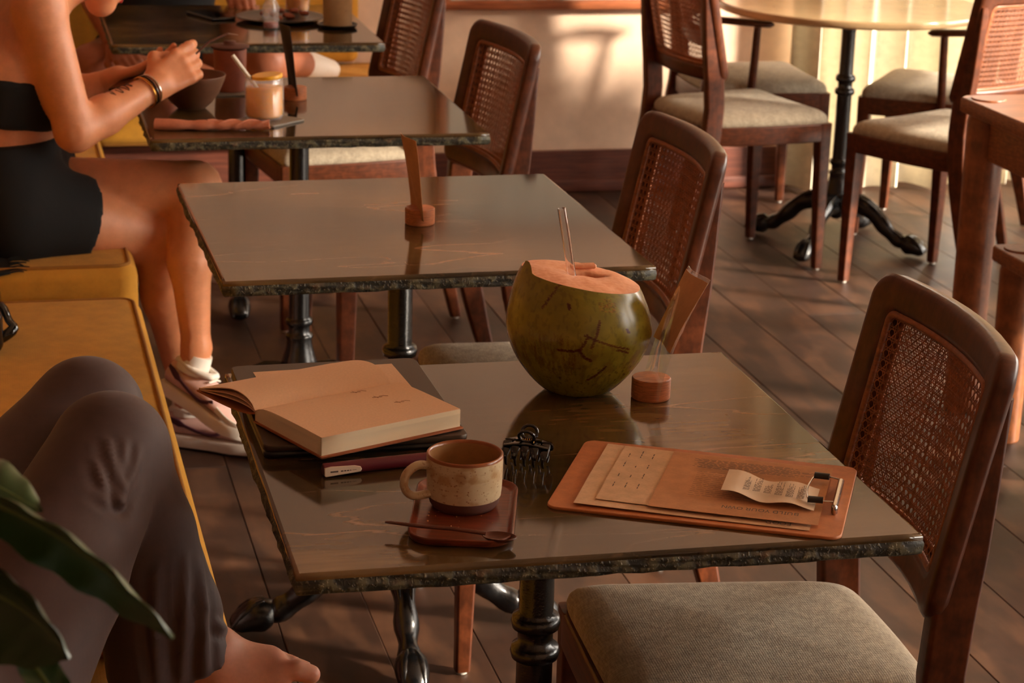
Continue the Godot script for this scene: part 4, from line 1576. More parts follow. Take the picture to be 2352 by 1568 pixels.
func clipboard() -> void:
	var o := Vector2(-0.048, 0.203)
	var e := Vector2(0.893, 0.450)
	var n := Vector2(0.450, -0.893)
	var c := thing("clipboard", "tan hardboard clipboard holding menus and a receipt", "clipboard", Vector3.ZERO)
	var P3 := func(s: float, w: float, y: float):
		var p := o + e * s + n * w
		return Vector3(p.x, y, p.y)
	var mb := MB.new()
	mb.t = Transform3D(Basis(Vector3(e.x, 0, e.y), Vector3.UP, Vector3(-n.x, 0, -n.y)), Vector3(o.x, TOP, o.y))
	var poly := PackedVector2Array()
	for p in rrect(0.327, 0.233, 0.014, 5):
		poly.append(p + Vector2(0.1635, -0.1165))
	slab(mb, poly, 0.0, 0.0036, 0.0008)
	pmb("board", mb, M["board"], c)
	var yb := TOP + 0.0036
	# the menus: lowest sheet, folded sheet on the left, wide sheet on top
	var specs := [
		["under_menu", "menu_paper_pale", 0.030, 0.292, 0.010, 0.216, 0.0012],
		["folded_menu", "menu_paper_pale", 0.052, 0.200, 0.026, 0.206, 0.0030],
		["top_menu", "menu_paper", 0.112, 0.300, 0.020, 0.206, 0.0046]]
	for q in specs:
		mb = MB.new()
		sheet(mb, func(u: float, v: float):
			var s := lerpf(q[2], q[3], u)
			return P3.call(s, lerpf(q[4], q[5], v), yb + q[6] + 0.0030 * pow(clampf(1.0 - s / 0.3, 0.0, 1.0), 2.0) + 0.0022 * sin(s * 26.0) * sin(PI * v) * 0.6), 14, 8, 0.0003)
		tag(pmb(q[0], mb, M[q[1]], self), {"under_menu": "pale menu sheet lowest on the clipboard", "folded_menu": "folded pale menu with a dark code patch space on the clipboard", "top_menu": "tan menu sheet lying on top of the clipboard stack"}[q[0]], "menu")
	get_node("folded_menu").set_meta("label", "folded pale menu between the sheets at the open end of the clipboard")
	# small print on the two visible menus: lines run along the short side on the folded one, along it on the other
	mb = MB.new()
	for k in 11:
		var w := 0.182 - k * 0.0028
		words(mb, o + e * (0.140 + rng.randf() * 0.012) + n * w, e, n, yb + 0.0083, rng.randf_range(0.10, 0.14), 0.0011)
	for k in 14:
		words(mb, o + e * 0.150 + n * (0.140 - k * 0.0060), e, n, yb + 0.0083, rng.randf_range(0.05, 0.08), 0.0008)
	pmb("small_print", mb, M["ink_grey"], get_node("top_menu"))
	mb = MB.new()
	for k in 3:
		for j in 4:
			words(mb, o + e * (0.064 + k * 0.014) + n * (0.060 + j * 0.034), n, e, yb + 0.0092, rng.randf_range(0.008, 0.026), 0.0012)
	pmb("small_print", mb, M["ink_grey"], get_node("folded_menu"))
	var ang := atan2(-e.y, e.x) + PI
	lettering("BUILD YOUR OWN", 0.0105, P3.call(0.278, 0.036, yb + 0.0084), ang, M["ink_grey"], get_node("top_menu"))
	lettering("FOOD", 0.0110, P3.call(0.272, 0.018, yb + 0.0030), ang, M["ink_grey"], get_node("under_menu"))
	# curling receipt
	mb = MB.new()
	sheet(mb, func(u: float, v: float):
		return P3.call(lerpf(0.186, 0.292, u), lerpf(0.070, 0.140, v) - 0.018 * u + 0.002 * sin(u * 9.0), yb + 0.0085 + 0.0022 * (1.0 + sin(u * 11.0)) + 0.004 * pow(1.0 - u, 4.0)), 26, 6, 0.00025)
	var rc := pmb("receipt", mb, M["receipt"], self)
	tag(rc, "curling white till receipt under the clipboard clip", "receipt")
	mb = MB.new()
	for k in 6:
		for j in 7:
			words(mb, o + e * (0.208 + k * 0.0125 + j * 0.0012) + n * (0.082 - 0.0022 * k), n, e, yb + 0.0138, rng.randf_range(0.02, 0.045), 0.0006)
	pmb("small_print", mb, M["ink_grey"], rc)
	# spring clip: chrome spine, bent wire lever with black grips
	mb = MB.new()
	mb.t = Transform3D(Basis(Vector3(e.x, 0, e.y), Vector3.UP, Vector3(-n.x, 0, -n.y)), Vector3(o.x, yb, o.y))
	boxm(mb, Vector3(0.3135, 0.006, -0.112), Vector3(0.007, 0.012, 0.092), 0.0025)
	pmb("clip_spine", mb, M["chrome"], c, "chrome clip bar")
	mb = MB.new()
	tube(mb, curve_pts([P3.call(0.311, 0.150, yb + 0.013), P3.call(0.290, 0.154, yb + 0.014), P3.call(0.283, 0.148, yb + 0.0135), P3.call(0.279, 0.112, yb + 0.013), P3.call(0.283, 0.076, yb + 0.0135), P3.call(0.290, 0.070, yb + 0.014), P3.call(0.311, 0.074, yb + 0.013)], 26), [0.0012], 8)
	pmb("clip_wire", mb, M["chrome"], c)
	for w in [0.151, 0.073]:
		mb = MB.new()
		tube(mb, [P3.call(0.300, w, yb + 0.0142), P3.call(0.283, w + (0.001 if w > 0.1 else -0.001), yb + 0.0142)], [Vector2(0.0052, 0.0036)], 10)
		pmb("clip_grip", mb, M["black_rubber"], c)

func table_two() -> void:
	menu_block("wooden menu block with a leaning kraft card on the bare table", Vector3(0.074, TOP, -1.128), 0.13, "kraft_card", -0.26, false, 0.150)

func table_three() -> void:
	menu_block("wooden menu block with a dark card beside the yellow lidded drink", Vector3(0.026, TOP, -2.29), 0.16, "dark_card", -0.26, false, 0.165)
	var b := thing("clay_bowl", "brown clay bowl under the hand of the person in black shorts", "bowl", Vector3(-0.208, TOP, -2.205))
	var mb := MB.new()
	lathe(mb, [Vector2(0.026, 0.0), Vector2(0.030, 0.002), Vector2(0.044, 0.014), Vector2(0.060, 0.036), Vector2(0.071, 0.062), Vector2(0.0735, 0.072), Vector2(0.0725, 0.0735), Vector2(0.0705, 0.0715), Vector2(0.066, 0.056), Vector2(0.052, 0.026), Vector2(0.030, 0.010), Vector2(0.006, 0.0085)], 48)
	pmb("bowl_wall", mb, M["bowl_clay"], b)
	mb = MB.new()
	lathe(mb, [Vector2(0.002, 0.030), Vector2(0.052, 0.030), Vector2(0.0535, 0.034), Vector2(0.040, 0.041), Vector2(0.015, 0.046), Vector2(0.002, 0.046)], 32)
	pmb("food", mb, M["napkin"], b)
	var t := thing("terracotta_cup", "tall terracotta cup with a dark saucer lid beyond the bowl", "cup", Vector3(-0.105, TOP, -2.385))
	mb = MB.new()
	lathe(mb, [Vector2(0.029, 0.004), Vector2(0.033, 0.006), Vector2(0.0355, 0.05), Vector2(0.0365, 0.096), Vector2(0.0350, 0.098), Vector2(0.033, 0.096), Vector2(0.032, 0.02), Vector2(0.004, 0.014)], 40)
	pmb("cup_wall", mb, M["terracotta"], t)
	mb = MB.new()
	lathe(mb, [Vector2(0.034, 0.0985), Vector2(0.042, 0.101), Vector2(0.0425, 0.104), Vector2(0.030, 0.106), Vector2(0.014, 0.107), Vector2(0.013, 0.114), Vector2(0.004, 0.115)], 40)
	pmb("lid", mb, M["dark_clay"], t)
	mb = MB.new()
	slab(mb, rrect(0.10, 0.10, 0.008, 3), 0.0, 0.004, 0.001)
	pmb("coaster_base", mb, M["grey_coaster"], t)
	# iced drink in a jar
	mb = MB.new()
	slab(mb, rrect(0.105, 0.105, 0.006, 3), 0.0, 0.0045, 0.001)
	var co := pmb("coaster", mb, M["grey_coaster"], self)
	co.position = Vector3(-0.062, TOP, -2.045)
	co.rotation.y = 0.75
	tag(co, "square grey coaster under the iced drink", "coaster")
	var j := thing("iced_drink", "glass jar of amber iced drink with a yellow lemon slice lid", "drink", Vector3(-0.072, TOP + 0.0046, -2.052))
	mb = MB.new()
	lathe(mb, [Vector2(0.034, 0.0), Vector2(0.039, 0.003), Vector2(0.0405, 0.012), Vector2(0.0405, 0.074), Vector2(0.0385, 0.080), Vector2(0.0385, 0.086), Vector2(0.0368, 0.086), Vector2(0.0368, 0.079), Vector2(0.0388, 0.073), Vector2(0.0388, 0.012), Vector2(0.036, 0.004), Vector2(0.003, 0.004)], 44)
	pmb("jar_glass", mb, M["glass_wall"], j)
	mb = MB.new()
	lathe(mb, [Vector2(0.002, 0.0045), Vector2(0.035, 0.0045), Vector2(0.0384, 0.012), Vector2(0.0384, 0.066), Vector2(0.002, 0.066)], 40)
	pmb("liquid", mb, M["juice"], j)
	mb = MB.new()
	mb.t = Transform3D(Basis(Vector3(0, 0, 1), 0.10), Vector3(0.006, 0.0885, 0))
	lathe(mb, [Vector2(0.030, -0.004), Vector2(0.032, -0.003), Vector2(0.032, 0.003), Vector2(0.030, 0.004)], 36)
	pmb("lemon_slice", mb, M["lemon"], j)
	mb = MB.new()
	tube(mb, [Vector3(-0.012, 0.060, 0.0), Vector3(-0.064, 0.132, -0.004)], [0.0042], 12)
	pmb("straw", mb, M["straw_white"], j)
	# twisted napkin roll
	mb = MB.new()
	var pts := []
	var rad := []
	for k in 22:
		var f := k / 21.0
		pts.append(Vector3(lerpf(-0.302, -0.075, f), TOP + 0.0105, lerpf(-1.985, -1.945, f) + 0.004 * sin(f * 5.0)))
		rad.append(Vector2(lerpf(0.017, 0.010, f) + 0.0022 * sin(f * 40.0 * f), lerpf(0.0105, 0.0085, f) + 0.0012 * sin(f * 40.0 * f + 1.0)))
	tube(mb, pts, rad, 14)
	for q in [0.0, 2.1, 4.2]:
		var sp := []
		for k in 30:
			var f := 0.45 + 0.55 * k / 29.0
			var a: float = q + f * 12.0
			sp.append(Vector3(lerpf(-0.302, -0.075, f), TOP + 0.0125 + 0.0085 * sin(a), lerpf(-1.985, -1.945, f) + 0.004 * sin(f * 5.0) + 0.011 * cos(a)))
		tube(mb, sp, [0.0022], 6)
	tag(pmb("napkin_roll", mb, M["napkin"], self), "twisted pink cloth napkin lying along the table edge", "napkin")

func table_four() -> void:
	var mb := MB.new()
	lathe(mb, [Vector2(0.05, 0.0), Vector2(0.085, 0.003), Vector2(0.118, 0.010), Vector2(0.120, 0.013), Vector2(0.112, 0.011), Vector2(0.08, 0.006), Vector2(0.004, 0.005)], 48)
	var pl := pmb("black_plate", mb, M["black_plate"], self)
	pl.position = Vector3(0.150, TOP, -3.45)
	tag(pl, "black plate with leftovers on the table with the kraft cup", "plate")
	mb = MB.new()
	for k in 9:
		var a := k * 2.4
		var r := 0.018 + 0.006 * k
		boxm(mb, Vector3(cos(a) * r, 0.014 + 0.004 * (k % 3), sin(a) * r), Vector3(0.026, 0.012, 0.018), 0.005)
	var fd := pmb("leftover_food", mb, M["terracotta"], self)
	fd.position = Vector3(0.150, TOP, -3.45)
	tag(fd, "reddish leftovers on the black plate", "food")
	mb = MB.new()
	lathe(mb, [Vector2(0.038, 0.0), Vector2(0.050, 0.003), Vector2(0.054, 0.010), Vector2(0.052, 0.010), Vector2(0.047, 0.005), Vector2(0.004, 0.004)], 40)
	var ds := pmb("black_dish", mb, M["black_plate"], self)
	ds.position = Vector3(0.285, TOP, -3.32)
	tag(ds, "small black dish under the kraft cup", "dish")
	mb = MB.new()
	lathe(mb, [Vector2(0.036, 0.0), Vector2(0.0375, 0.001), Vector2(0.0395, 0.10), Vector2(0.041, 0.128), Vector2(0.0395, 0.130), Vector2(0.038, 0.126), Vector2(0.0355, 0.01), Vector2(0.003, 0.008)], 40)
	var kc := pmb("kraft_cup", mb, M["kraft_cup"], self)
	kc.position = Vector3(0.285, TOP + 0.0045, -3.32)
	tag(kc, "plain kraft paper cup on a small black dish", "cup")
	var g := thing("sauce_bottle", "clear glass bottle with red syrup beside the black plate", "bottle", Vector3(0.105, TOP, -3.30))
	mb = MB.new()
	lathe(mb, [Vector2(0.018, 0.0), Vector2(0.022, 0.003), Vector2(0.022, 0.060), Vector2(0.012, 0.082), Vector2(0.011, 0.110), Vector2(0.0095, 0.110), Vector2(0.0105, 0.081), Vector2(0.0205, 0.059), Vector2(0.0205, 0.004), Vector2(0.003, 0.004)], 32)
	pmb("bottle_glass", mb, M["glass_wall"], g)
	mb = MB.new()
	lathe(mb, [Vector2(0.002, 0.0045), Vector2(0.0202, 0.0045), Vector2(0.0202, 0.018), Vector2(0.002, 0.018)], 28)
	pmb("syrup", mb, M["red_syrup"], g)
	var tg := thing("drinking_glass", "clear tumbler of amber drink on the table with the kraft cup", "glass", Vector3(0.215, TOP, -3.58))
	mb = MB.new()
	lathe(mb, [Vector2(0.028, 0.0), Vector2(0.032, 0.003), Vector2(0.037, 0.10), Vector2(0.0355, 0.10), Vector2(0.0305, 0.006), Vector2(0.003, 0.005)], 36)
	pmb("tumbler_glass", mb, M["glass_wall"], tg)
	mb = MB.new()
	lathe(mb, [Vector2(0.002, 0.0055), Vector2(0.0302, 0.0065), Vector2(0.0345, 0.075), Vector2(0.002, 0.075)], 32)
	pmb("amber_drink", mb, M["juice"], tg)
	mb = MB.new()
	boxm(mb, Vector3.ZERO, Vector3(0.075, 0.009, 0.15), 0.004)
	var ph := pmb("mobile_phone", mb, M["screen_black"], self)
	ph.position = Vector3(-0.03, TOP + 0.0046, -3.52)
	ph.rotation.y = 0.4
	tag(ph, "black mobile phone lying by the black plate", "phone")

# ---------------------------------------------------------------- people
# a hand as bones: wrist, direction of the fingers, back-of-hand normal, thumb side; curl of the four fingers in radians per joint
func hand_bones(w: Vector3, fwd: Vector3, back: Vector3, curl: Array, thumb_side: float, s := 1.0, thumb_curl := 0.5) -> Array:
	fwd = fwd.normalized()
	var side := fwd.cross(back).normalized() * thumb_side
	back = side.cross(fwd).normalized() * thumb_side
	if back.dot(side.cross(fwd) * thumb_side) < 0:
		back = -back
	var out := []
	var soft := 0.006 * s
	var lens := [[0.042, 0.026, 0.020], [0.046, 0.030, 0.022], [0.043, 0.028, 0.021], [0.034, 0.021, 0.018]]
	for k in 4:
		var off := (1.5 - k) * 0.0185 * s
		var a := w + side * off * 0.55
		var b := w + fwd * (0.082 - 0.004 * absf(k - 1.0)) * s + side * off
		out.append([a, b, 0.0135 * s, 0.0105 * s, 0.012 * s])
		var p := b
		var ang := 0.0
		for j in 3:
			ang += curl[k] * [0.8, 1.1, 0.7][j]
			var d := fwd * cos(ang) - back * sin(ang)
			var q: Vector3 = p + d * lens[k][j] * s
			out.append([p, q, (0.0098 - 0.0009 * j) * s, (0.0090 - 0.0011 * j) * s, soft])
			p = q
	var t0 := w + side * 0.020 * s + fwd * 0.018 * s - back * 0.006 * s
	var t1 := t0 + (side * 0.75 + fwd * 0.75 - back * 0.3).normalized() * 0.042 * s
	var t2: Vector3 = t1 + (fwd * 0.9 + side * (0.35 - thumb_curl) - back * 0.35).normalized() * 0.032 * s
	var t3: Vector3 = t2 + (fwd * 0.9 - side * thumb_curl - back * 0.25).normalized() * 0.025 * s
	out.append([t0, t1, 0.0150 * s, 0.0118 * s, 0.012 * s])
	out.append([t1, t2, 0.0112 * s, 0.0098 * s, soft])
	out.append([t2, t3, 0.0098 * s, 0.0076 * s, soft])
	return out

func face_bones(c: Vector3, f: Vector3, up: Vector3, s := 1.0) -> Array:      # skull, jaw, nose, brow, lips, ears
	f = f.normalized()
	var r := f.cross(up).normalized()
	up = r.cross(f).normalized()
	var at := func(x: float, y: float, z: float): return c + (r * x + up * y + f * z) * s
	return [
		[at.call(0, 0.03, -0.022), at.call(0, 0.035, 0.02), 0.088 * s, 0.080 * s, 0.03],
		[at.call(0, -0.03, 0.035), at.call(0, -0.075, 0.062), 0.060 * s, 0.030 * s, 0.035],
		[at.call(0.035, -0.03, 0.045), at.call(0.012, -0.078, 0.066), 0.034 * s, 0.020 * s, 0.025],
		[at.call(-0.035, -0.03, 0.045), at.call(-0.012, -0.078, 0.066), 0.034 * s, 0.020 * s, 0.025],
		[at.call(0, 0.012, 0.096), at.call(0, -0.026, 0.112), 0.008 * s, 0.011 * s, 0.014],
		[at.call(0.009, -0.030, 0.100), at.call(-0.009, -0.030, 0.100), 0.008 * s, 0.008 * s, 0.010],
		[at.call(-0.018, -0.055, 0.092), at.call(0.018, -0.055, 0.092), 0.0065 * s, 0.0065 * s, 0.006],
		[at.call(-0.030, 0.022, 0.086), at.call(0.030, 0.022, 0.086), 0.011 * s, 0.011 * s, 0.014],
		[at.call(0.084, 0.010, -0.005), at.call(0.088, -0.028, 0.0), 0.012 * s, 0.009 * s, 0.008],
		[at.call(-0.084, 0.010, -0.005), at.call(-0.088, -0.028, 0.0), 0.012 * s, 0.009 * s, 0.008]]

func face_details(p: Node3D, c: Vector3, f: Vector3, up: Vector3) -> void:
	f = f.normalized()
	var r := f.cross(up).normalized()
	up = r.cross(f).normalized()
	for s in [-1, 1]:
		var mb := MB.new()
		lathe(mb, [Vector2(0.002, -0.011), Vector2(0.008, -0.008), Vector2(0.011, 0.0), Vector2(0.008, 0.008), Vector2(0.002, 0.011)], 14, c + r * 0.032 * s + up * 0.004 + f * 0.083)
		pmb("eye", mb, M["shoe_white"], p)
		mb = MB.new()
		tube(mb, [c + r * 0.016 * s + up * 0.030 + f * 0.098, c + r * 0.034 * s + up * 0.034 + f * 0.093, c + r * 0.050 * s + up * 0.028 + f * 0.080], [0.0028, 0.0032, 0.0015], 6)
		pmb("eyebrow", mb, M["hair_dark"], p)
	var ml := MB.new()
	for y in [0.0045, -0.0045]:
		tube(ml, curve_pts([c + r * -0.022 - up * 0.056 + f * 0.091, c - up * (0.055 - y) + f * 0.100, c + r * 0.022 - up * 0.056 + f * 0.091], 9), [0.0015, 0.0035, 0.0045, 0.0048, 0.0048, 0.0048, 0.0045, 0.0035, 0.0015], 8)
	pmb("lips", ml, M["nail_red"], p)

# a low sneaker: heel at the origin, toe along +x, sole at y = 0
func sneaker(p: Node3D, t: Transform3D) -> void:
	var mb := MB.new()
	mb.t = t
	var out := PackedVector2Array()
	for q in [[-0.004, 0.0], [0.0, 0.018], [0.012, 0.028], [0.06, 0.030], [0.11, 0.032], [0.16, 0.041], [0.20, 0.042], [0.235, 0.034], [0.252, 0.018], [0.257, 0.0], [0.252, -0.020], [0.235, -0.034], [0.20, -0.042], [0.16, -0.041], [0.11, -0.034], [0.06, -0.031], [0.012, -0.028], [0.0, -0.018]]:
		out.append(Vector2(q[0], q[1]))
	mb.loft([ring_y(inset(out, 0.003), 0.0), ring_y(out, 0.003), ring_y(out, 0.014), ring_y(inset(out, -0.001), 0.024), ring_y(inset(out, 0.003), 0.027)])
	# the toe springs up a little
	for k in mb.v.size():
		var l := t.affine_inverse() * mb.v[k]
		l.y += maxf(0.0, l.x - 0.17) ** 2 * 1.6
		mb.v[k] = t * l
	var up := MB.new()
	up.t = t
	var rings := []
	for q in [[0.004, 0.022, 0.024, 0.074], [0.02, 0.028, 0.024, 0.084], [0.045, 0.031, 0.024, 0.082], [0.075, 0.032, 0.024, 0.080], [0.10, 0.033, 0.024, 0.082], [0.13, 0.035, 0.024, 0.074], [0.16, 0.038, 0.024, 0.062], [0.19, 0.038, 0.026, 0.052], [0.22, 0.034, 0.028, 0.046], [0.243, 0.024, 0.031, 0.040], [0.252, 0.012, 0.033, 0.037]]:
		var r := PackedVector3Array()
		for k in 18:
			var a := TAU * k / 18
			var y: float = q[2] + (q[3] - q[2]) * (0.5 + 0.5 * sin(a))
			var w: float = q[1] * (cos(a) * (1.0 - 0.35 * maxf(0.0, sin(a))))
			r.append(Vector3(q[0], y, w))
		rings.append(r)
	up.loft(rings)
	var sh := pmb("sneaker", up, M["shoe_pink"], p, "pale pink and white low sneaker with a dark purple side mark")
	pmb("sole", mb, M["shoe_white"], sh)
	mb = MB.new()
	mb.t = t
	tube(mb, curve_pts([Vector3(0.010, 0.076, 0), Vector3(0.03, 0.088, 0.020), Vector3(0.07, 0.084, 0.024), Vector3(0.105, 0.086, 0.012), Vector3(0.108, 0.086, 0.0), Vector3(0.105, 0.086, -0.012), Vector3(0.07, 0.084, -0.024), Vector3(0.03, 0.088, -0.020), Vector3(0.010, 0.076, 0)], 28), [0.007], 8)
	pmb("collar", mb, M["shoe_white"], sh)
	for s in [-1, 1]:
		mb = MB.new()
		mb.t = t
		tube(mb, curve_pts([Vector3(0.012, 0.066, 0.026 * s), Vector3(0.045, 0.056, 0.0325 * s), Vector3(0.09, 0.042, 0.0345 * s), Vector3(0.125, 0.040, 0.0365 * s), Vector3(0.150, 0.052, 0.0340 * s)], 14), [Vector2(0.0012, 0.005), Vector2(0.0012, 0.006), Vector2(0.0012, 0.008), Vector2(0.0012, 0.0085), Vector2(0.0012, 0.004)], 8)
		pmb("side_mark", mb, M["shoe_purple"], sh, "dark purple curved stripe")
		mb = MB.new()
		mb.t = t
		tube(mb, curve_pts([Vector3(0.165, 0.044, 0.0385 * s), Vector3(0.20, 0.036, 0.0395 * s), Vector3(0.235, 0.034, 0.030 * s), Vector3(0.252, 0.034, 0.010 * s)], 10), [Vector2(0.0015, 0.007)], 8)
		pmb("overlay", mb, M["shoe_white"], sh)
	for k in 5:
		mb = MB.new()
		mb.t = t
		var x := 0.118 + 0.014 * k
		var y := 0.083 - 0.0072 * k
		tube(mb, [Vector3(x - 0.004, y - 0.006, -0.018), Vector3(x, y, 0.0), Vector3(x - 0.004, y - 0.006, 0.018)], [Vector2(0.003, 0.0022)], 6)
		pmb("lace", mb, M["shoe_white"], sh)
	mb = MB.new()
	mb.t = t
	tube(mb, [Vector3(0.052, 0.070, 0), Vector3(0.050, 0.112, 0)], [Vector2(0.030, 0.038), Vector2(0.029, 0.035)], 16, Vector3.RIGHT)
	pmb("sock", mb, M["shoe_white"], sh)

func foot_frame(heel: Vector3, toe: Vector3, up: Vector3) -> Transform3D:
	var x := (toe - heel).normalized()
	var z := x.cross(up).normalized()
	var y := z.cross(x).normalized()
	return Transform3D(Basis(x, y, z), heel)

func person_one() -> void:
	var p := thing("person", "seated person in a black strapless top and black shorts eating at the bowl", "person", Vector3.ZERO, 0.0, "guests on the bench")
	var skin := MB.new()
	# joints
	var hipR := at_z(28, 478, -1.99)
	var hipL := at_z(28, 452, -2.17)
	var kneR := at_z(356, 538, -2.09)
	var kneL := at_z(448, 430, -2.06)
	var shoeL := foot_frame(at_z(376, 893, -2.02), at_z(543, 1002, -1.87), at_z(468, 800, -1.985) - at_z(425, 905, -2.0))
	var shoeR := foot_frame(Vector3(-0.272, 0.004, -2.20), Vector3(-0.05, 0.004, -2.08), Vector3.UP)
	var ankL := shoeL * Vector3(0.044, 0.118, 0)
	var ankR := shoeR * Vector3(0.050, 0.118, 0)
	var midL := at_z(436, 600, -1.985)
	var pel := at_z(18, 470, -2.08)
	var wai := at_z(5, 330, -2.08)
	var che := at_z(15, 150, -2.08)
	var nek := at_z(100, -25, -2.09)
	var hed := at_z(205, -108, -2.12)
	var shR := at_z(88, 10, -1.945)
	var shL := at_z(80, 0, -2.235)
	var elR := at_z(172, 302, -1.935)
	var wrR := at_z(356, 198, -2.06)
	var elL := at_z(150, 235, -2.28)
	var wrL := at_z(262, 182, -2.25)
	var z := Vector3(0, 0, 1)
	var bones := [
		[pel - z * 0.07, pel + z * 0.07, 0.105, 0.105, 0.06],
		[pel, wai, 0.108, 0.092, 0.06],
		[wai - z * 0.045, wai + z * 0.045, 0.085, 0.085, 0.05],
		[wai, che, 0.090, 0.100, 0.06],
		[che - z * 0.07, che + z * 0.07, 0.085, 0.085, 0.05],
		[che + Vector3(0.060, -0.055, 0.065), che + Vector3(0.070, -0.060, 0.065), 0.052, 0.050, 0.03],
		[che + Vector3(0.060, -0.055, -0.065), che + Vector3(0.070, -0.060, -0.065), 0.052, 0.050, 0.03],
		[che, nek, 0.085, 0.050, 0.05],
		[shL, shR, 0.050, 0.050, 0.05],
		[nek, hed - Vector3(0.02, 0.05, 0), 0.050, 0.047, 0.03],
		[hipR, kneR, 0.092, 0.062, 0.006], [kneR, kneR.lerp(ankR, 0.38), 0.056, 0.054, 0.02], [kneR.lerp(ankR, 0.38), ankR, 0.054, 0.034, 0.02],
		[hipL, kneL, 0.088, 0.055, 0.006], [kneL, midL, 0.050, 0.044, 0.02], [midL, ankL, 0.044, 0.029, 0.02],
		[shR, elR, 0.049, 0.040, 0.03], [elR, elR.lerp(wrR, 0.35), 0.041, 0.041, 0.012], [elR.lerp(wrR, 0.35), wrR, 0.041, 0.026, 0.012],
		[shL, elL, 0.049, 0.040, 0.03], [elL, elL.lerp(wrL, 0.35), 0.040, 0.040, 0.012], [elL.lerp(wrL, 0.35), wrL, 0.040, 0.026, 0.012],
		[ankL, shoeL * Vector3(0.052, 0.058, 0), 0.032, 0.024, 0.015], [ankR, shoeR * Vector3(0.052, 0.058, 0), 0.032, 0.024, 0.015]]
	body_mesh(skin, bones, 0.011, 0.03)
	var look := Vector3(0.88, -0.46, -0.10)
	var up := Vector3(0.46, 0.88, 0.0)
	var fb := face_bones(hed, look, up)
	fb.append([nek.lerp(hed, 0.3), hed, 0.046, 0.050, 0.03])
	body_mesh(skin, fb, 0.006, 0.02)
	# right hand closed on the fork, left hand under the phone
	var fwdR := (at_z(478, 112, -2.12) - wrR).normalized()
	var bR := (Vector3(-0.10, 0.25, 0.96)).normalized()
	var hb := hand_bones(wrR - fwdR * 0.004, fwdR, bR, [0.42, 0.62, 0.72, 0.85], -1.0, 1.06, 0.75)
	hb.append([elR.lerp(wrR, 0.8), wrR + fwdR * 0.01, 0.029, 0.027, 0.012])
	body_mesh(skin, hb, 0.0036, 0.008)
	var fwdL := (at_z(352, 158, -2.20) - wrL).normalized()
	var hl := hand_bones(wrL, fwdL, Vector3(-0.15, -0.95, 0.15), [0.22, 0.22, 0.25, 0.28], 1.0, 1.0, 0.3)
	hl.append([elL.lerp(wrL, 0.8), wrL + fwdL * 0.01, 0.029, 0.027, 0.012])
	body_mesh(skin, hl, 0.0042, 0.008)
	pmb("body", skin, M["skin_tan"], p)
	face_details(p, hed, look, up)
	# clothes
	var mb := MB.new()
	var t0 := che.lerp(wai, 0.58)
	var t1 := che.lerp(nek, 0.06)
	body_mesh(mb, [[t0, t1, 0.098, 0.108, 0.03, 1, 1], [t0 + z * 0.05, t1 + z * 0.068, 0.090, 0.097, 0.03, 1, 1], [t0 - z * 0.05, t1 - z * 0.068, 0.090, 0.097, 0.03, 1, 1],
		[che + Vector3(0.060, -0.060, 0.065), che + Vector3(0.070, -0.062, 0.065), 0.058, 0.056, 0.03], [che + Vector3(0.060, -0.060, -0.065), che + Vector3(0.070, -0.062, -0.065), 0.058, 0.056, 0.03]], 0.010, 0.03)
	pmb("strapless_top", mb, M["black_cloth"], p, "black strapless top")
	mb = MB.new()
	var w0 := pel.lerp(wai, 1.05)
	body_mesh(mb, [[pel, w0, 0.118, 0.108, 0.04, 1, 0], [pel - z * 0.07, w0 - z * 0.05, 0.114, 0.100, 0.04, 1, 0], [pel + z * 0.07, w0 + z * 0.05, 0.114, 0.100, 0.04, 1, 0],
		[hipR, hipR.lerp(kneR, 0.49), 0.106, 0.094, 0.03, 1, 0], [hipL, hipL.lerp(kneL, 0.34), 0.102, 0.092, 0.03, 1, 0]], 0.009, 0.03)
	pmb("shorts", mb, M["black_cloth"], p, "black high-waisted shorts")
	mb = MB.new()
	body_mesh(mb, [[hed + Vector3(-0.035, 0.050, 0), hed + Vector3(0.005, 0.068, 0), 0.095, 0.088, 0.03], [hed + Vector3(-0.06, 0.0, 0), hed + Vector3(-0.10, 0.05, 0), 0.070, 0.055, 0.03], [hed + Vector3(-0.12, 0.07, 0), hed + Vector3(-0.15, 0.09, 0), 0.045, 0.04, 0.02]], 0.009, 0.02)
	pmb("hair", mb, M["hair_dark"], p)
	# bracelets and inked lines on the forearm
	var arm := (wrR - elR).normalized()
	for k in 3:
		mb = MB.new()
		var c := wrR - arm * (0.012 + 0.009 * k)
		var s1 := arm.cross(Vector3.UP).normalized()
		var s2 := s1.cross(arm)
		var ring := []
		for j in 33:
			var a := TAU * j / 32
			ring.append(c + (s1 * cos(a) + s2 * sin(a)) * (0.0305 + 0.0012 * k))
		tube(mb, ring, [0.0022], 8, arm)
		pmb("bracelet", mb, M[["chrome", "screen_black", "gold"][k]], p)
	var inked := [[0.30, 0.5, 0.05], [0.42, 0.9, 0.10], [0.55, 0.6, 0.12], [0.66, 1.0, 0.08]]
	mb = MB.new()
	var s1b := arm.cross(Vector3.UP).normalized()
	var s2b := s1b.cross(arm)
	for q in inked:
		var line := []
		for j in 10:
			var f: float = q[0] + q[2] * j / 9.0
			var a: float = -1.9 + 0.5 * sin(j * 1.1 + q[1] * 5.0) + 0.4 * q[1]
			var r := 0.0415 if f < 0.35 else lerpf(0.0415, 0.0265, (f - 0.35) / 0.65)
			line.append(elR.lerp(wrR, f) - (s1b * cos(a) + s2b * sin(a)) * r)
		tube(mb, line, [0.0009], 6)
	pmb("tattoo_lines", mb, M["ink_tattoo"], p)
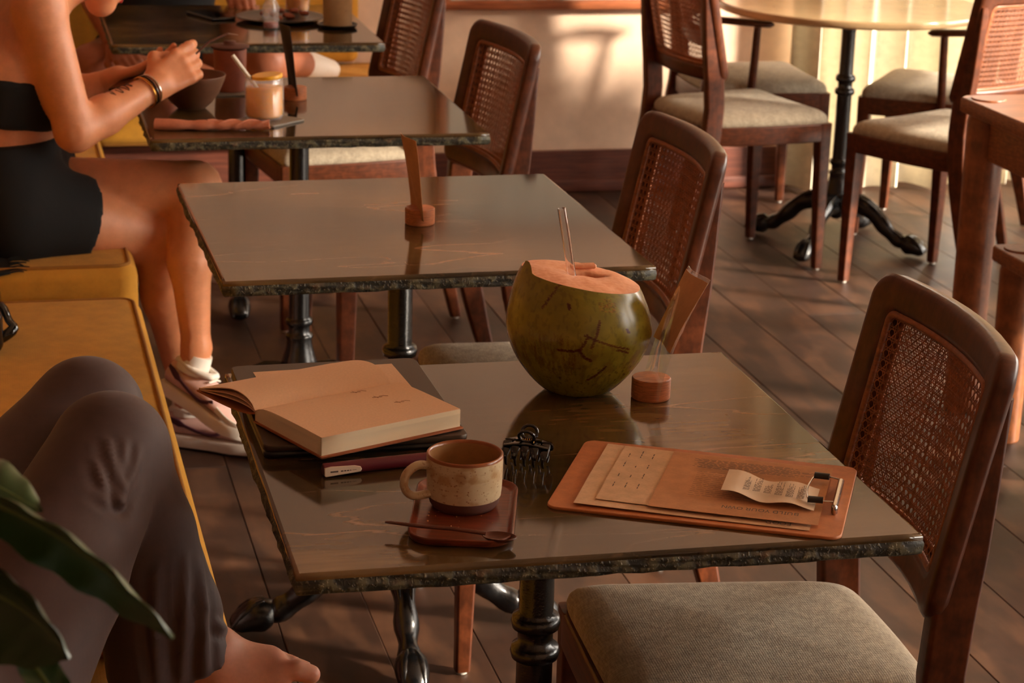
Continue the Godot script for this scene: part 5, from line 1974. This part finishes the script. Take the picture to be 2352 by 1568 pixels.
	for k in 2:
		mb = MB.new()
		var q := hipR.lerp(kneR, 0.06) + Vector3(-0.02 + 0.03 * k, 0.0, 0.0)
		tube(mb, [at_z(8 + 22 * k, 268, -1.985), at_z(22 + 18 * k, 285, -1.98), at_z(40 + 8 * k, 300, -1.982)], [0.0012], 5)
		pmb("tattoo_line", mb, M["ink_tattoo"], p)
	sneaker(p, shoeL)
	sneaker(p, shoeR)
	# things held
	mb = MB.new()
	var g := at_z(482, 108, -2.115)
	tube(mb, [g + Vector3(-0.030, -0.012, 0.010), g + Vector3(0.0, 0.012, 0.0), g + Vector3(0.038, 0.026, -0.012)], [Vector2(0.003, 0.002)], 8)
	tube(mb, [g + Vector3(0.038, 0.026, -0.012), g + Vector3(0.060, 0.022, -0.018)], [Vector2(0.007, 0.0015), Vector2(0.005, 0.001)], 10)
	tag(pmb("fork", mb, M["spoon_wood"], self), "dark fork held in the hand above the clay bowl", "fork")
	mb = MB.new()
	var pc := at_z(330, 180, -2.15)
	mb.t = Transform3D(Basis(fwdL, fwdL.cross(Vector3(0.5, 0.2, 0.84)).normalized(), fwdL.cross(fwdL.cross(Vector3(0.5, 0.2, 0.84))).normalized()), pc)
	slab(mb, rrect(0.145, 0.070, 0.010, 4), -0.004, 0.004, 0.0012)
	tag(pmb("held_phone", mb, M["screen_black"], self), "dark phone held in the other hand of the person in black shorts", "phone")

func person_two() -> void:
	var p := thing("person", "person in black seated on the back bench with folded legs", "person", Vector3.ZERO, 0.0, "guests on the bench")
	var skin := MB.new()
	var pel := Vector3(-0.11, 0.545, -4.22)
	var wai := Vector3(-0.11, 0.70, -4.20)
	var che := Vector3(-0.11, 0.90, -4.19)
	var nek := Vector3(-0.11, 1.04, -4.18)
	var hed := Vector3(-0.11, 1.17, -4.12)
	var x := Vector3(1, 0, 0)
	var kR := Vector3(-0.33, 0.54, -3.99)
	var kL := Vector3(0.185, 0.545, -4.00)
	var aR := Vector3(-0.02, 0.505, -4.00)
	var aL := Vector3(0.33, 0.495, -4.24)
	var shA := che + Vector3(-0.17, 0.07, 0)
	var shB := che + Vector3(0.17, 0.07, 0)
	var elA := Vector3(-0.335, 0.76, -4.13)
	var wrA := Vector3(-0.265, 0.61, -3.95)
	var elB := Vector3(0.125, 0.80, -4.05)
	var wrB := Vector3(0.06, 0.790, -3.82)
	body_mesh(skin, [
		[pel - x * 0.07, pel + x * 0.07, 0.105, 0.105, 0.06], [pel, wai, 0.11, 0.095, 0.06], [wai, che, 0.095, 0.10, 0.06], [che - x * 0.08, che + x * 0.08, 0.09, 0.09, 0.05], [che, nek, 0.08, 0.052, 0.05], [shA, shB, 0.05, 0.05, 0.05], [nek, hed - Vector3(0, 0.05, 0.02), 0.052, 0.048, 0.03],
		[pel - x * 0.08, kR, 0.088, 0.062, 0.03], [kR, aR, 0.056, 0.036, 0.03], [pel + x * 0.08, kL, 0.088, 0.062, 0.03], [kL, aL, 0.058, 0.040, 0.03], [aL, aL + Vector3(0.07, -0.02, -0.02), 0.036, 0.026, 0.02], [aR, aR + Vector3(0.09, -0.01, 0.04), 0.034, 0.026, 0.02],
		[shA, elA, 0.05, 0.04, 0.03], [elA, wrA, 0.04, 0.027, 0.02], [shB, elB, 0.05, 0.04, 0.03], [elB, wrB, 0.04, 0.027, 0.02]], 0.012, 0.03)
	body_mesh(skin, face_bones(hed, Vector3(0.1, -0.3, 0.95), Vector3.UP), 0.007, 0.02)
	body_mesh(skin, hand_bones(wrA, Vector3(0.35, -0.35, 0.86), Vector3(-0.3, 0.8, 0.3), [0.4, 0.4, 0.4, 0.45], 1.0), 0.0045, 0.008)
	body_mesh(skin, hand_bones(wrB, Vector3(0.1, -0.12, 0.98), Vector3(0.0, 0.98, 0.1), [0.3, 0.3, 0.3, 0.35], -1.0), 0.0045, 0.008)
	pmb("body", skin, M["skin_brown"], p)
	face_details(p, hed, Vector3(0.1, -0.3, 0.95), Vector3.UP)
	var mb := MB.new()
	body_mesh(mb, [[pel - Vector3(0, 0.03, 0), wai, 0.125, 0.118, 0.04], [wai - x * 0.05, che - x * 0.07, 0.112, 0.118, 0.04], [wai + x * 0.05, che + x * 0.07, 0.112, 0.118, 0.04], [che, nek - Vector3(0, 0.03, 0), 0.10, 0.07, 0.04, 1, 0],
		[shA, shA.lerp(elA, 0.55), 0.062, 0.058, 0.04, 1, 0], [shB, shB.lerp(elB, 0.55), 0.062, 0.058, 0.04, 1, 0]], 0.013, 0.04)
	pmb("black_shirt", mb, M["black_cloth"], p, "loose black shirt")
	mb = MB.new()
	body_mesh(mb, [[pel - x * 0.08, (pel - x * 0.08).lerp(kR, 0.40), 0.105, 0.090, 0.04, 1, 0], [pel + x * 0.08, (pel + x * 0.08).lerp(kL, 0.40), 0.105, 0.090, 0.04, 1, 0], [pel - x * 0.06, pel + x * 0.06, 0.118, 0.118, 0.04]], 0.013, 0.04)
	pmb("black_shorts", mb, M["black_cloth"], p)
	mb = MB.new()
	body_mesh(mb, [[aL + Vector3(0.01, -0.003, -0.005), aL + Vector3(0.085, -0.022, -0.025), 0.046, 0.032, 0.03]], 0.008, 0.02)
	pmb("sock", mb, M["shoe_white"], p, "white sock")
	mb = MB.new()
	body_mesh(mb, [[hed + Vector3(0, 0.055, -0.03), hed + Vector3(0, 0.07, 0.005), 0.098, 0.090, 0.03], [hed + Vector3(0, 0.02, -0.07), hed + Vector3(0, -0.16, -0.085), 0.07, 0.05, 0.03]], 0.011, 0.02)
	pmb("hair", mb, M["hair_dark"], p)

func person_three() -> void:
	var p := thing("person", "person in brown leggings with bare feet drawn up on the bench", "person", Vector3.ZERO, 0.0, "guests on the bench")
	var hipN := Vector3(-0.668, 0.570, 0.240)      # nearer leg
	var hipF := Vector3(-0.790, 0.575, 0.110)
	var kneN := at_z(254, 1034, -0.005)
	var kneF := at_z(200, 948, -0.150)
	var ankN := Vector3(-0.424, 0.514, -0.010)
	var ankF := Vector3(-0.535, 0.516, -0.150)
	var pel := Vector3(-0.770, 0.580, 0.230)
	var wai := Vector3(-0.785, 0.74, 0.300)
	var che := Vector3(-0.79, 0.96, 0.330)
	var nek := Vector3(-0.785, 1.10, 0.335)
	var hed := Vector3(-0.775, 1.24, 0.330)
	var lat := Vector3(0.72, 0, 0.69)
	var shA := che + lat * -0.10 + Vector3(0, 0.07, -0.05)
	var shB := che + lat * 0.03 + Vector3(-0.02, 0.07, 0.06)
	var elA := Vector3(-0.855, 0.76, 0.02)
	var wrA := Vector3(-0.760, 0.66, -0.14)
	var elB := Vector3(-0.775, 0.76, 0.47)
	var wrB := Vector3(-0.745, 0.62, 0.52)
	var skin := MB.new()
	body_mesh(skin, [
		[pel - lat * 0.05, pel + lat * 0.05, 0.10, 0.10, 0.06], [pel, wai, 0.10, 0.09, 0.06], [wai, che, 0.09, 0.095, 0.06], [che, nek, 0.08, 0.05, 0.05], [shA, shB, 0.05, 0.05, 0.05], [nek, hed - Vector3(0, 0.05, 0), 0.05, 0.047, 0.03],
		[hipN, kneN, 0.080, 0.054, 0.03], [kneN, ankN, 0.050, 0.032, 0.02], [hipF, kneF, 0.080, 0.054, 0.03], [kneF, ankF, 0.050, 0.032, 0.02],
		[shA, elA, 0.046, 0.038, 0.03], [elA, wrA, 0.038, 0.026, 0.02], [shB, elB, 0.046, 0.038, 0.03], [elB, wrB, 0.038, 0.026, 0.02]], 0.012, 0.03)
	var look := Vector3(0.75, -0.35, -0.55)
	body_mesh(skin, face_bones(hed, look, Vector3.UP), 0.007, 0.02)
	body_mesh(skin, hand_bones(wrA, Vector3(0.8, -0.1, -0.5), Vector3(0, 1, 0.1), [0.4, 0.4, 0.4, 0.45], 1.0), 0.0045, 0.008)
	body_mesh(skin, hand_bones(wrB, Vector3(0.3, -0.7, 0.4), Vector3(-0.3, 0.6, 0.6), [0.4, 0.4, 0.4, 0.45], 1.0), 0.0045, 0.008)
	# bare feet: heel on the cushion, toes over its edge
	for q in [[ankN, 0.0, 0.003], [ankF, -0.06, 0.004]]:
		var a: Vector3 = q[0]
		var fwd := Vector3(1.0, 0.0, q[1]).normalized()
		a += fwd * 0.024
		var sd := fwd.cross(Vector3.UP)
		var foot := [
			[a + Vector3(0, -0.004, 0), a + fwd * 0.012 + Vector3(0, -0.034, 0), 0.033, 0.030, 0.02],
			[a - fwd * 0.018 + Vector3(0, -0.040, 0), a + fwd * 0.010 + Vector3(0, -0.040, 0), 0.026, 0.026, 0.02],
			[a + fwd * 0.005 + Vector3(0, -0.020, 0), a + fwd * 0.070 + Vector3(0, -0.026, 0), 0.032, 0.021, 0.025],
			[a + fwd * 0.020 + sd * 0.012 + Vector3(0, -0.036, 0), a + fwd * 0.078 + sd * 0.020 + Vector3(0, -0.034, 0), 0.024, 0.020, 0.02],
			[a + fwd * 0.020 - sd * 0.012 + Vector3(0, -0.040, 0), a + fwd * 0.066 - sd * 0.026 + Vector3(0, -0.036, 0), 0.022, 0.017, 0.02]]
		var tl := [[0.027, 0.118, 0.0125], [0.005, 0.115, 0.0086], [-0.012, 0.104, 0.0081], [-0.027, 0.092, 0.0076], [-0.041, 0.079, 0.0070]]
		for k in 5:
			var o: Vector3 = sd * tl[k][0]
			var l: float = tl[k][1]
			var r: float = tl[k][2]
			var b0: Vector3 = a + fwd * (l - 0.046) + o * 0.9 + Vector3(0, -0.028, 0)
			var b1: Vector3 = a + fwd * (l - 0.018) + o + Vector3(0, -0.026, 0)
			var b2: Vector3 = a + fwd * l + o + Vector3(0, -0.037 + r * 0.3, 0)
			foot.append([b0, b1, r * 1.05, r, 0.003])
			foot.append([b1, b2, r, r * 0.95, 0.0025])
		body_mesh(skin, foot, 0.0036, 0.01)
	pmb("body", skin, M["skin_rose"], p)
	face_details(p, hed, look, Vector3.UP)
	# leggings: full over the thighs, loose towards the ankle, with gathered folds in the bend of the knee
	var mb := MB.new()
	var leg := [[pel - lat * 0.06, pel + lat * 0.05, 0.118, 0.112, 0.05], [pel, wai, 0.112, 0.100, 0.05, 1, 0],
		[hipF, hipF.lerp(kneF, 0.5), 0.100, 0.085, 0.03], [hipF.lerp(kneF, 0.5), kneF, 0.085, 0.066, 0.03], [kneF, kneF.lerp(ankF, 0.45), 0.062, 0.060, 0.02], [kneF.lerp(ankF, 0.45), ankF, 0.060, 0.048, 0.02, 1, 0],
		[hipN, hipN.lerp(kneN, 0.5), 0.098, 0.085, 0.012], [hipN.lerp(kneN, 0.5), kneN, 0.085, 0.068, 0.012], [kneN, kneN.lerp(ankN, 0.4), 0.063, 0.059, 0.012], [kneN.lerp(ankN, 0.4), kneN.lerp(ankN, 0.8), 0.059, 0.054, 0.012], [kneN.lerp(ankN, 0.8), ankN + Vector3(0.010, -0.020, 0), 0.053, 0.047, 0.012, 1, 0],
		[kneN.lerp(ankN, 0.30) + Vector3(-0.006, -0.012, 0), ankN + Vector3(-0.048, -0.030, 0.005), 0.052, 0.050, 0.02, 1, 0]]
	var folds := [
		[[278, 1150], [262, 1080], [248, 1000]], [[280, 1148], [284, 1075], [288, 1000]], [[284, 1150], [306, 1085], [322, 1015]], [[274, 1152], [240, 1110], [222, 1050]], [[272, 1158], [244, 1148], [212, 1120]],
		[[418, 1560], [424, 1400], [428, 1260]], [[470, 1550], [472, 1420], [462, 1290]], [[525, 1545], [508, 1440], [484, 1340]], [[366, 1560], [356, 1420], [362, 1280]]]
	body_mesh(mb, leg, 0.0046, 0.02)
	for fd in folds:                                 # each fold is a soft ridge with a hollow on both sides
		var pt := []
		for q in fd:
			pt.append(on_body(q, leg, 0.02))
		var cp := curve_pts(pt, 9)
		var box := AABB(cp[0], Vector3.ZERO)
		for q in cp:
			box = box.expand(q)
		box = box.grow(0.02)
		for i in mb.v.size():
			var vp := mb.v[i]
			if not box.has_point(vp):
				continue
			var best := 1.0
			var along := 0.0
			for k in 8:
				var ab: Vector3 = cp[k + 1] - cp[k]
				var f := clampf((vp - cp[k]).dot(ab) / ab.length_squared(), 0.0, 1.0)
				var d: float = (vp - cp[k] - ab * f).length()
				if d < best:
					best = d
					along = (k + f) / 8.0
			if best < 0.02:
				var amp := 0.0050 * sin(PI * (0.2 + 0.8 * along)) * (1.0 if along < 1.0 else 0.0)
				var g := best / 0.0062
				var axis := hipN if fd[0][1] < 1200 else ankN
				var ab2: Vector3 = axis - kneN
				var fc := clampf((vp - kneN).dot(ab2) / ab2.length_squared(), 0.0, 1.0)
				mb.v[i] = vp + (vp - kneN - ab2 * fc).normalized() * amp * (exp(-g * g) - 0.45 * exp(-(g - 1.9) * (g - 1.9)))
	pmb("leggings", mb, M["brown_leggings"], p, "soft brown leggings gathered behind the knee")
	mb = MB.new()
	body_mesh(mb, [[wai - Vector3(0, 0.05, 0), che, 0.108, 0.112, 0.04], [che, nek - Vector3(0, 0.03, 0), 0.10, 0.07, 0.04, 1, 0], [shA, shA.lerp(elA, 0.5), 0.058, 0.052, 0.04, 1, 0], [shB, shB.lerp(elB, 0.5), 0.058, 0.052, 0.04, 1, 0]], 0.013, 0.04)
	pmb("shirt", mb, M["black_cloth"], p)
	mb = MB.new()
	body_mesh(mb, [[hed + Vector3(-0.03, 0.055, 0.02), hed + Vector3(0.0, 0.07, 0.0), 0.098, 0.088, 0.03], [hed + Vector3(-0.06, 0.02, 0.03), hed + Vector3(-0.07, -0.12, 0.04), 0.07, 0.05, 0.03]], 0.011, 0.02)
	pmb("hair", mb, M["hair_dark"], p)

# ---------------------------------------------------------------- plant in the near corner
func leaf(p: Node3D, base: Vector3, tip: Vector3, side: Vector3, width: float, bow: float, fold: float) -> void:
	var ax := tip - base
	var nrm := ax.cross(side).normalized()
	side = nrm.cross(ax).normalized()
	var rows := []
	var low := []
	for i in 25:
		var f := i / 24.0
		var w := width * pow(sin(PI * pow(f, 0.85)), 0.75) * (1.0 - 0.15 * f) + 0.0008
		if f > 0.93:
			w *= maxf(0.15, (1.0 - f) / 0.07)
		var c := base + ax * f + nrm * bow * sin(PI * f)
		var r := PackedVector3Array()
		var r2 := PackedVector3Array()
		for j in 11:
			var s := j / 5.0 - 1.0
			var y := fold * s * s * w + 0.0012 * (1.0 - absf(s)) * -1.0 + 0.0015 * sin(f * 30.0 + absf(s) * 3.0) * absf(s)
			var q := c + side * s * w + nrm * y
			r.append(q)
			r2.append(q - nrm * 0.0009)
		rows.append(r)
		low.append(r2)
	var mb := MB.new()
	for i in 25:                                        # closed rings so that the blade has thickness
		var ring := PackedVector3Array(rows[i])
		for j in range(10, -1, -1):
			ring.append(low[i][j])
		rows[i] = ring
	mb.loft(rows)
	var o := pmb("leaf", mb, M["leaf"], p)
	mb = MB.new()
	var mid := []
	for i in 13:
		var f := i / 12.0
		mid.append(base + ax * f + nrm * (bow * sin(PI * f) - 0.0016))
	tube(mb, mid, [0.0028, 0.0026, 0.0024, 0.002, 0.0018, 0.0015, 0.0013, 0.0011, 0.0009, 0.0007, 0.0006, 0.0005, 0.0004], 6)
	pmb("midrib", mb, M["leaf_stem"], o)

func plant() -> void:
	var p := thing("rubber_plant", "potted rubber plant with broad glossy dark green leaves", "plant", Vector3.ZERO)
	var mb := MB.new()
	var c := Vector3(-0.80, 0, 1.16)
	lathe(mb, [Vector2(0.09, 0.0), Vector2(0.105, 0.004), Vector2(0.14, 0.26), Vector2(0.148, 0.28), Vector2(0.145, 0.285), Vector2(0.132, 0.28), Vector2(0.125, 0.24)], 40, c, true, false)
	pmb("pot", mb, M["pot_clay"], p)
	mb = MB.new()
	lathe(mb, [Vector2(0.002, 0.236), Vector2(0.126, 0.240), Vector2(0.127, 0.246), Vector2(0.06, 0.252), Vector2(0.002, 0.254)], 30, c)
	pmb("soil", mb, M["soil"], p)
	mb = MB.new()
	var top := Vector3(-0.735, 1.20, 1.10)
	var trunk := curve_pts([c + Vector3(0, 0.24, 0), c + Vector3(0.02, 0.6, -0.02), c + Vector3(0.03, 0.9, -0.04), top], 12)
	tube(mb, trunk, [0.013, 0.012, 0.011, 0.010, 0.009, 0.008, 0.008, 0.007, 0.007, 0.006, 0.005, 0.004], 10)
	pmb("trunk", mb, M["bark"], p)
	var d := 1.34
	var sets := [
		# base, tip, side direction, half width, bow, fold
		[at_d(-200, 1070, d + 0.08), at_d(98, 1172, d + 0.06), cam_f * 0.70 + cam_u * 0.70, 0.030, 0.012, -0.40],
		[at_d(-125, 1110, d - 0.02), at_d(397, 1466, d - 0.04), cam_u * 0.55 - cam_f * 0.82 + cam_r * 0.25, 0.030, -0.012, 0.30],
		[at_d(-180, 1310, d), at_d(160, 1512, d - 0.02), cam_u * 0.80 - cam_f * 0.55 + cam_r * 0.3, 0.040, -0.014, 0.45],
		[at_d(40, 1480, d + 0.02), at_d(190, 1690, d), cam_r * 0.8 + cam_u * 0.3 + cam_f * 0.4, 0.012, 0.006, 0.2],
		[top, top + Vector3(-0.10, 0.14, 0.10), Vector3(0.7, 0, 0.7), 0.045, 0.01, 0.2],
		[top + Vector3(0, -0.02, 0), top + Vector3(-0.02, 0.10, 0.18), Vector3(1, 0, 0), 0.045, 0.01, 0.2],
		[top + Vector3(0, -0.10, 0), top + Vector3(-0.14, -0.06, 0.14), Vector3(0.6, 0.2, 0.7), 0.045, 0.01, 0.2],
		[c + Vector3(0.02, 0.62, 0), c + Vector3(-0.10, 0.66, 0.18), Vector3(0.9, 0, 0.4), 0.045, 0.01, 0.2]]
	for s in sets:
		leaf(p, s[0], s[1], s[2], s[3], s[4], s[5])
		mb = MB.new()
		var best: Vector3 = trunk[0]
		for q in trunk:
			if q.distance_to(s[0]) < best.distance_to(s[0]):
				best = q
		tube(mb, [best, best.lerp(s[0], 0.5) + Vector3(0, 0.01, 0), s[0]], [0.004, 0.0035, 0.003], 8)
		pmb("petiole", mb, M["leaf_stem"], p)

func bench_things() -> void:
	# glossy black sunglasses case edge and a black tasselled pouch lie on the bench, a small gold-chained bag behind the person eating
	var c := thing("black_bag", "small black bag with a gold chain beside the person in black shorts", "bag", Vector3.ZERO)
	var mb := MB.new()
	var b := at_z(128, 372, -2.26)
	body_mesh(mb, [[b + Vector3(-0.03, 0.0, 0), b + Vector3(0.02, -0.045, 0.0), 0.030, 0.026, 0.02], [b + Vector3(-0.05, -0.05, 0), b + Vector3(0.02, -0.055, 0), 0.030, 0.026, 0.02]], 0.006, 0.02)
	pmb("bag_body", mb, M["black_gloss"], c)
	for k in 9:
		mb = MB.new()
		var q := at_z(105 + 5 * sin(k * 1.3), 300 + 9 * k, -2.235)
		var ring := []
		for j in 13:
			var a := TAU * j / 12
			ring.append(q + Vector3(0.007 * cos(a), 0.0095 * sin(a), 0.003 * sin(a + k)) if k % 2 == 0 else q + Vector3(0.003 * cos(a), 0.0095 * sin(a), 0.007 * cos(a)))
		tube(mb, ring, [0.0018], 6, Vector3(0, 0, 1))
		pmb("chain_link", mb, M["gold"], c)
	# black leather strap with a shiny buckle at the bench's near part
	var s := thing("black_handbag", "glossy black handbag lying on the mustard cushion", "bag", Vector3.ZERO)
	mb = MB.new()
	var h := Vector3(-0.70, 0.452, -1.52)
	soft_box(mb, h + Vector3(0, 0.045, 0), Vector3(0.16, 0.085, 0.20), 0.02)
	pmb("bag_body", mb, M["black_gloss"], s)
	mb = MB.new()
	tube(mb, curve_pts([at_z(-40, 700, -1.50), at_z(2, 700, -1.49), at_z(20, 735, -1.48), at_z(32, 752, -1.47), at_z(10, 772, -1.46), at_z(-40, 800, -1.46)], 16), [Vector2(0.010, 0.006)], 10)
	pmb("handle", mb, M["black_gloss"], s)
	var t := thing("fringed_shawl", "black fringed cloth lying over the raised mustard cushion", "cloth", Vector3.ZERO)
	mb = MB.new()
	sheet(mb, func(u: float, v: float): return Vector3(lerpf(-0.86, -0.60, u), 0.514 + 0.005 * sin(u * 9.0 + v * 4.0) - 0.018 * v * v, lerpf(-1.95, -1.850, v)), 10, 6, 0.006)
	pmb("cloth", mb, M["black_cloth"], t)
	for k in 9:
		mb = MB.new()
		var z := lerpf(-1.925, -1.853, k / 8.0)
		var dy := -0.018 * pow((z + 1.95) / 0.1, 2.0)
		tube(mb, curve_pts([Vector3(-0.602, 0.512 + dy, z), Vector3(-0.585, 0.514 + dy, z + 0.004 * sin(k * 2.0)), Vector3(-0.562 - 0.006 * (k % 3), 0.511 + dy, z + 0.006 * sin(k * 3.0))], 5), [0.0022, 0.002, 0.0018, 0.0015, 0.001], 5)
		pmb("fringe", mb, M["black_cloth"], t)
